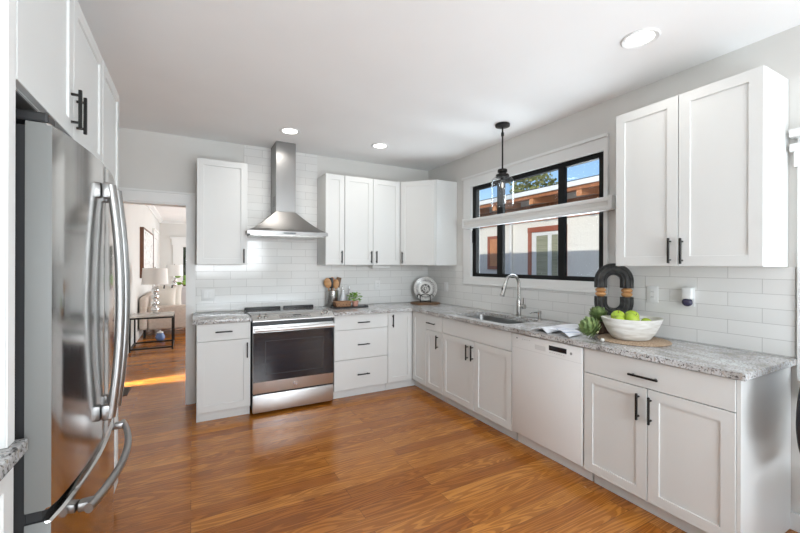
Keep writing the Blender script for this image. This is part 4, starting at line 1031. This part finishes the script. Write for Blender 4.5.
# side table
tx, ty = -.565, 7.66
t = thing('side_table', 'black metal framed side table with stone top beside the beige sofa', 'side table', (tx, ty, 0))
hw, hd, hh = .290, .30, .545
a_ = .012
for sx in (-1, 1):
    for sy in (-1, 1): boxobj('leg', M['black'], t, tx + sx * hw - a_, tx + sx * hw + a_, ty + sy * hd - a_, ty + sy * hd + a_, .0005, hh - .0255)
for z in (.03, hh - .025):
    for s in (-1, 1):
        boxobj('rail', M['black'], t, tx - hw + a_, tx + hw - a_, ty + s * hd - a_, ty + s * hd + a_, z, z + .024); boxobj('rail', M['black'], t, tx + s * hw - a_, tx + s * hw + a_, ty - hd + a_, ty + hd - a_, z, z + .024)
boxobj('table_top', M['marble'], t, tx - hw - .012, tx + hw + .012, ty - hd - .012, ty + hd + .012, hh, hh + .014)
def lamp(x, y, z, s, label):
    t = thing('table_lamp', label, 'table lamp', (x, y, z), 'silver ball table lamps')
    bm = nb(); box(bm, x - .075 * s, x + .075 * s, y - .075 * s, y + .075 * s, z + .0008, z + .02 * s); obj('base', bm, mat('lamp_base_crystal', (.7, .68, .65), .15), t)
    for i in range(4):
        bm = nb(); ball(bm, (x, y, z + s * (.02 + .058 + i * .112)), .058 * s, u=24, v=14); obj('chrome_ball', bm, M['chrome'], t, smooth=True)
    bm = nb(); tube(bm, [(x, y, z + s * .46), (x, y, z + s * .80)], .006 * s, 8); ball(bm, (x, y, z + s * .81), .012 * s); obj('stem', bm, M['nickel'], t, smooth=True)
    bm = nb(); lathe(bm, [(.195, .52 * s), (.180, .80 * s), (.177, .80 * s), (.192, .52 * s)], (x, y, z), 40, False, False); obj('lamp_shade', bm, M['offwhite'], t, smooth=40)
lamp(tx + .02, 7.72, hh + .0145, .97, 'chrome ball table lamp with white drum shade on the side table')
# second table and lamp beyond the sofa
t = thing('side_table', 'small dark table behind the far end of the beige sofa', 'side table', (-.38, 11.2, 0))
boxobj('table_top', M['darkwood'], t, -.66, -.10, 10.92, 11.48, .56, .59)
for sx in (-.62, -.14):
    for sy in (10.96, 11.44): boxobj('leg', M['darkwood'], t, sx - .02, sx + .02, sy - .02, sy + .02, .0005, .5595)
lamp(-.38, 11.2, .591, 1.0, 'farther chrome ball lamp with white shade beyond the sofa')
# sofa along the left wall, its arm end towards the camera
t = thing('sofa', 'beige upholstered sofa with cushions in the room beyond the doorway', 'sofa', (-.4, 9.5, 0))
def rb(name, m, *b, bev=.03): bm = nb(); box(bm, *b, bev=bev, seg=3); return obj(name, bm, m, t, smooth=40)
rb('arm', M['sofa'], -.72, .13, 8.62, 8.80, .16, .60); rb('arm', M['sofa'], -.72, .13, 10.55, 10.73, .16, .60)
rb('backrest', M['sofa'], -.86, -.73, 8.60, 10.75, .16, .78, bev=.05); rb('seat_base', M['sofa'], -.72, .10, 8.81, 10.54, .16, .32)
rb('seat_cushion', M['sofa'], -.72, .12, 8.81, 10.54, .325, .46, bev=.04)
for x in (-.78, .05):
    for y in (8.68, 10.67): boxobj('leg', M['black'], t, x - .02, x + .02, y - .02, y + .02, .0005, .1595)
def cushion(x, y, z, w, h, dpt, rx, ry, rz, m, label, band=False):
    t = thing('throw_pillow', label, 'pillow', (x, y, z), 'pillows on the sofa')
    bm = nb(); n = 14; T = []; 
    for s in (1, -1):
        rows = []
        for j in range(n + 1):
            r_ = []
            for i in range(n + 1):
                u = i / n * 2 - 1; v = j / n * 2 - 1; k = (1 - u ** 4) * (1 - v ** 4)
                px_ = u * (1 - .08 * (1 - abs(v) ** 2)); pz_ = v * (1 - .08 * (1 - abs(u) ** 2))
                r_.append((px_ * w / 2, s * dpt / 2 * max(k, 0) ** .5, pz_ * h / 2))
            rows.append(r_)
        V_ = [[bm.verts.new(p) for p in r] for r in rows]
        for j in range(n):
            for i in range(n): bm.faces.new((V_[j][i], V_[j][i + 1], V_[j + 1][i + 1], V_[j + 1][i]))
    bmesh.ops.remove_doubles(bm, verts=bm.verts, dist=1e-5)
    mm = Matrix.Translation((x, y, z)) @ Matrix.Rotation(rz, 4, 'Z') @ Matrix.Rotation(rx, 4, 'X') @ Matrix.Rotation(ry, 4, 'Y')
    xform(bm, mm); obj('cover', bm, m, t, smooth=60)
    if band:
        bm = nb()
        for u in (-.09, .05): 
            tube(bm, [(u, s_ * dpt / 2 * 1.02 * max(0, 1 - (v / (h / 2)) ** 4) ** .5 + s_ * .004, v) for s_ in (1,) for v in [h * (i / 12 - .5) * .98 for i in range(13)]], .012, 8)
            tube(bm, [(u, s_ * dpt / 2 * 1.02 * max(0, 1 - (v / (h / 2)) ** 4) ** .5 + s_ * .004, v) for s_ in (-1,) for v in [h * (i / 12 - .5) * .98 for i in range(13)]], .012, 8)
        xform(bm, mm); obj('stripes', bm, M['cushb'], t, smooth=True)
cushion(-.48, 8.96, .705, .42, .46, .15, -.10, .0, .0, M['cush'], 'cream pillow nearest the doorway on the beige sofa')
cushion(-.40, 9.20, .72, .46, .50, .15, -.10, .0, .0, M['cush'], 'cream pillow with black stripes on the beige sofa', True)
cushion(-.10, 9.48, .71, .46, .48, .16, -.10, .0, .0, M['cushg'], 'greyish pillow leaning at the front of the beige sofa')
# blue ceramic jar under the side table, far side
t = thing('ceramic_jar', 'small blue and white ceramic jar on the floor by the side table', 'jar', (-.50, 8.25, 0))
bm = nb(); lathe(bm, [(.04, .0008), (.06, .02), (.075, .05), (.075, .08), (.05, .14), (.05, .15)], (-.50, 8.25, 0), 24); obj('body', bm, M['blueglass'], t, smooth=50)
bm = nb(); lathe(bm, [(.053, .1505), (.05, .165), (.015, .175), (.012, .19), (.002, .195)], (-.50, 8.25, 0), 20); obj('lid', bm, M['white'], t, smooth=50)
# picture on the wall
t = thing('framed_picture', 'framed line-art print with dark wooden frame on the wall beyond the doorway', 'picture', (LX, 10.1, 1.5))
bm = nb()
for b in ((8.95, 8.99, 1.13, 2.13), (11.16, 11.20, 1.13, 2.13), (8.99, 11.16, 1.13, 1.16), (8.99, 11.16, 2.10, 2.13)): box(bm, LX + .001, LX + .065, *b)
obj('frame', bm, M['darkwood'], t); boxobj('print', M['paper'], t, LX + .002, LX + .055, 8.99, 11.16, 1.16, 2.10)
plate(frame_m((LX + .0005, 6.55, 1.18), (0, 1, 0), (0, 0, 1), (1, 0, 0)), 'pale switch plate on the wall beside the doorway', .09, .24, 'switch')
# flowers by the far window
t = thing('flower_vase', 'vase of pink flowers in front of the far window', 'flowers', (-.02, 12.6, 0))
bm = nb(); lathe(bm, [(.16, .0008), (.18, .02), (.15, .35), (.20, .62), (.18, .64)], (-.02, 12.6, 0), 24); obj('vase', bm, M['white'], t, smooth=50)
bm = nb(); rnd = random.Random(5)
for i in range(22): a = rnd.uniform(0, 6.28); r = rnd.uniform(0, .28); ball(bm, (-.02 + r * cos(a), 12.6 + r * sin(a), .78 + rnd.uniform(-.1, .12)), .07, (1, 1, .7), 10, 7)
obj('blooms', bm, M['pink'], t, smooth=True)
bm = nb()
for i in range(26): a = rnd.uniform(0, 6.28); r = rnd.uniform(0.05, .34); ball(bm, (-.02 + r * cos(a), 12.6 + r * sin(a), .92 + rnd.uniform(-.1, .18)), .06, (1.3, .5, .8), 8, 6)
obj('leaves', bm, M['leaf'], t, smooth=True)

# ------------------------------------------------------------------ outdoors
struct(boxobj('ground', M['concrete'], None, XW + .36, 40, -14, 46, -.45, -.25))
NX = 6.6
t = thing('neighbour_house', 'white stucco house with brown wooden eaves across the side yard', 'house', (NX + 3, 6, -.25))
bm = nb(); box(bm, NX, NX + 7, -1, 17, -.249, 2.85); obj('wall', bm, M['stucco'], t)
bm = nb(); loft(bm, [[(NX - .78, y, 2.79), (NX - .78, y, 2.86), (NX + 4.0, y, 3.75), (NX + 7.6, y, 3.0), (NX + 7.6, y, 2.9), (NX + 4, y, 3.62), ] for y in (-1.5, 17.5)]); obj('roof', bm, M['fascia'], t)
bm = nb(); box(bm, NX - .82, NX - .785, -1.5, 17.5, 2.775, 2.862); obj('gutter', bm, M['fascia'], t)
bm = nb(); loft(bm, [[(NX - .775, y, 2.71), (NX - .775, y, 2.785), (NX - .002, y, 2.93), (NX - .002, y, 2.85)] for y in (-1.5, 17.5)]); obj('soffit', bm, M['eave'], t)
for k in range(14):
    y = 2.2 + k * 1.05
    bm = nb(); loft(bm, [[(NX - .765, yy, 2.60), (NX - .765, yy, 2.705), (NX - .003, yy, 2.845), (NX - .003, yy, 2.72)] for yy in (y - .05, y + .05)]); obj('rafter', bm, M['raft'], t)
bm = nb(); box(bm, NX - .03, NX - .001, -1, 17, 2.36, 2.72); obj('frieze_board', bm, M['eave'], t)
# sliding door with red-brown trim
bm = nb(); dy0, dy1 = 5.22, 6.98
dy0, dy1 = 5.12, 6.10
box(bm, NX - .05, NX - .001, dy1 - .10, dy1, -.249, 2.12); box(bm, NX - .05, NX - .001, dy0, dy0 + .1, -.249, 2.12); box(bm, NX - .06, NX - .001, dy0, dy1, 2.12, 2.23); sd = obj('door_trim', bm, M['redwood'], t)
bm = nb(); box(bm, NX - .035, NX - .001, dy1 - .22, dy1 - .10, -.2, 2.12); box(bm, NX - .035, NX - .001, dy1 - .62, dy1 - .53, -.2, 2.04); box(bm, NX - .035, NX - .001, dy0 + .1, dy0 + .2, -.2, 2.12); box(bm, NX - .035, NX - .001, dy0 + .2, dy1 - .22, 2.04, 2.12); obj('sliding_frame', bm, M['fascia'], sd)
boxobj('pane', M['curtain'], sd, NX - .02, NX - .001, dy0 + .2, dy1 - .22, -.2, 2.04)
bm = nb(); wy0, wy1 = 6.98, 7.42
for b in ((wy0, wy0 + .07, 1.30, 2.12), (wy1 - .07, wy1, 1.30, 2.12), (wy0 + .07, wy1 - .07, 1.30, 1.38), (wy0 + .07, wy1 - .07, 2.05, 2.12)): box(bm, NX - .05, NX - .001, *b)
wf = obj('window', bm, M['redwood'], t); boxobj('pane', M['raft'], wf, NX - .03, NX - .001, wy0 + .07, wy1 - .07, 1.38, 2.05)
bm = nb(); tube(bm, [(NX - .05, 6.62, -.2), (NX - .05, 6.62, 2.35)], .04, 10); obj('downpipe', bm, M['fascia'], t, smooth=True)
# overhead cables
for k, (za, zb) in enumerate(((4.13, 4.17), (4.34, 4.38))):
    bm = nb(); pts = [(11.5 + .05 * k, -4 + 30 * i / 16, za + (zb - za) * i / 16 - .03 * sin(pi * i / 16)) for i in range(17)]
    tube(bm, pts, .016, 6); o = obj('overhead_cable', bm, M['rubber'], None, smooth=True, loc=(11.5 + .05 * k, 10, za)); tag(o, ('lower' if k == 0 else 'upper') + ' dark cable crossing the sky behind the neighbouring roof', 'cable', 'overhead cables')
# trees beyond the roof
def tree(x, y, h, r, seed, label):
    t = thing('tree', label, 'tree', (x, y, -.25), 'trees beyond the roof')
    bm = nb(); tube(bm, [(x, y, -.249), (x + .1, y, h * .5), (x, y + .1, h * .9)], [.25, .16, .05], 10); obj('trunk', bm, M['bark'], t, smooth=True)
    bm = nb(); rnd = random.Random(seed)
    for i in range(900):
        a = rnd.uniform(0, 6.28); el = math.asin(rnd.uniform(-1, 1)); rr = r * rnd.uniform(.55, 1.0)
        c = Vector((x + rr * cos(a) * cos(el), y + rr * sin(a) * cos(el), h * .90 + rr * .9 * sin(el)))
        s = rnd.uniform(.08, .18)
        g = [Vector((rnd.uniform(-1, 1), rnd.uniform(-1, 1), rnd.uniform(-1, 1))) * s for _ in range(4)]
        V_ = [bm.verts.new(c + q) for q in g]
        bm.faces.new(V_[:3]); bm.faces.new(V_[1:])
    obj('crown', bm, M['foliage'], t)
tree(17.0, 15.4, 6.3, 1.35, 1, 'leafy green tree showing above the neighbouring roof through the window')
# hedge outside the far window
bm = nb(); rnd = random.Random(9)
for i in range(1500):
    c = Vector((rnd.uniform(-3, 4), rnd.uniform(17, 18.2), rnd.uniform(-.2, 3.2))); g = [Vector((rnd.uniform(-1, 1), rnd.uniform(-1, 1), rnd.uniform(-1, 1))) * .2 for _ in range(4)]
    V_ = [bm.verts.new(c + q) for q in g]; bm.faces.new(V_[:3]); bm.faces.new(V_[1:])
box(bm, -3, 4, 17.8, 18.3, -.25, 2.8)
tag(obj('garden_hedge', bm, mat('dark_hedge', (.05, .07, .025), .9), None, loc=(.5, 17.6, -.25)), 'dark green hedge outside the far room window', 'hedge')
struct(boxobj('ground_front', M['concrete'], None, -8, XW + .3, 14.8, 40, -.45, -.25))
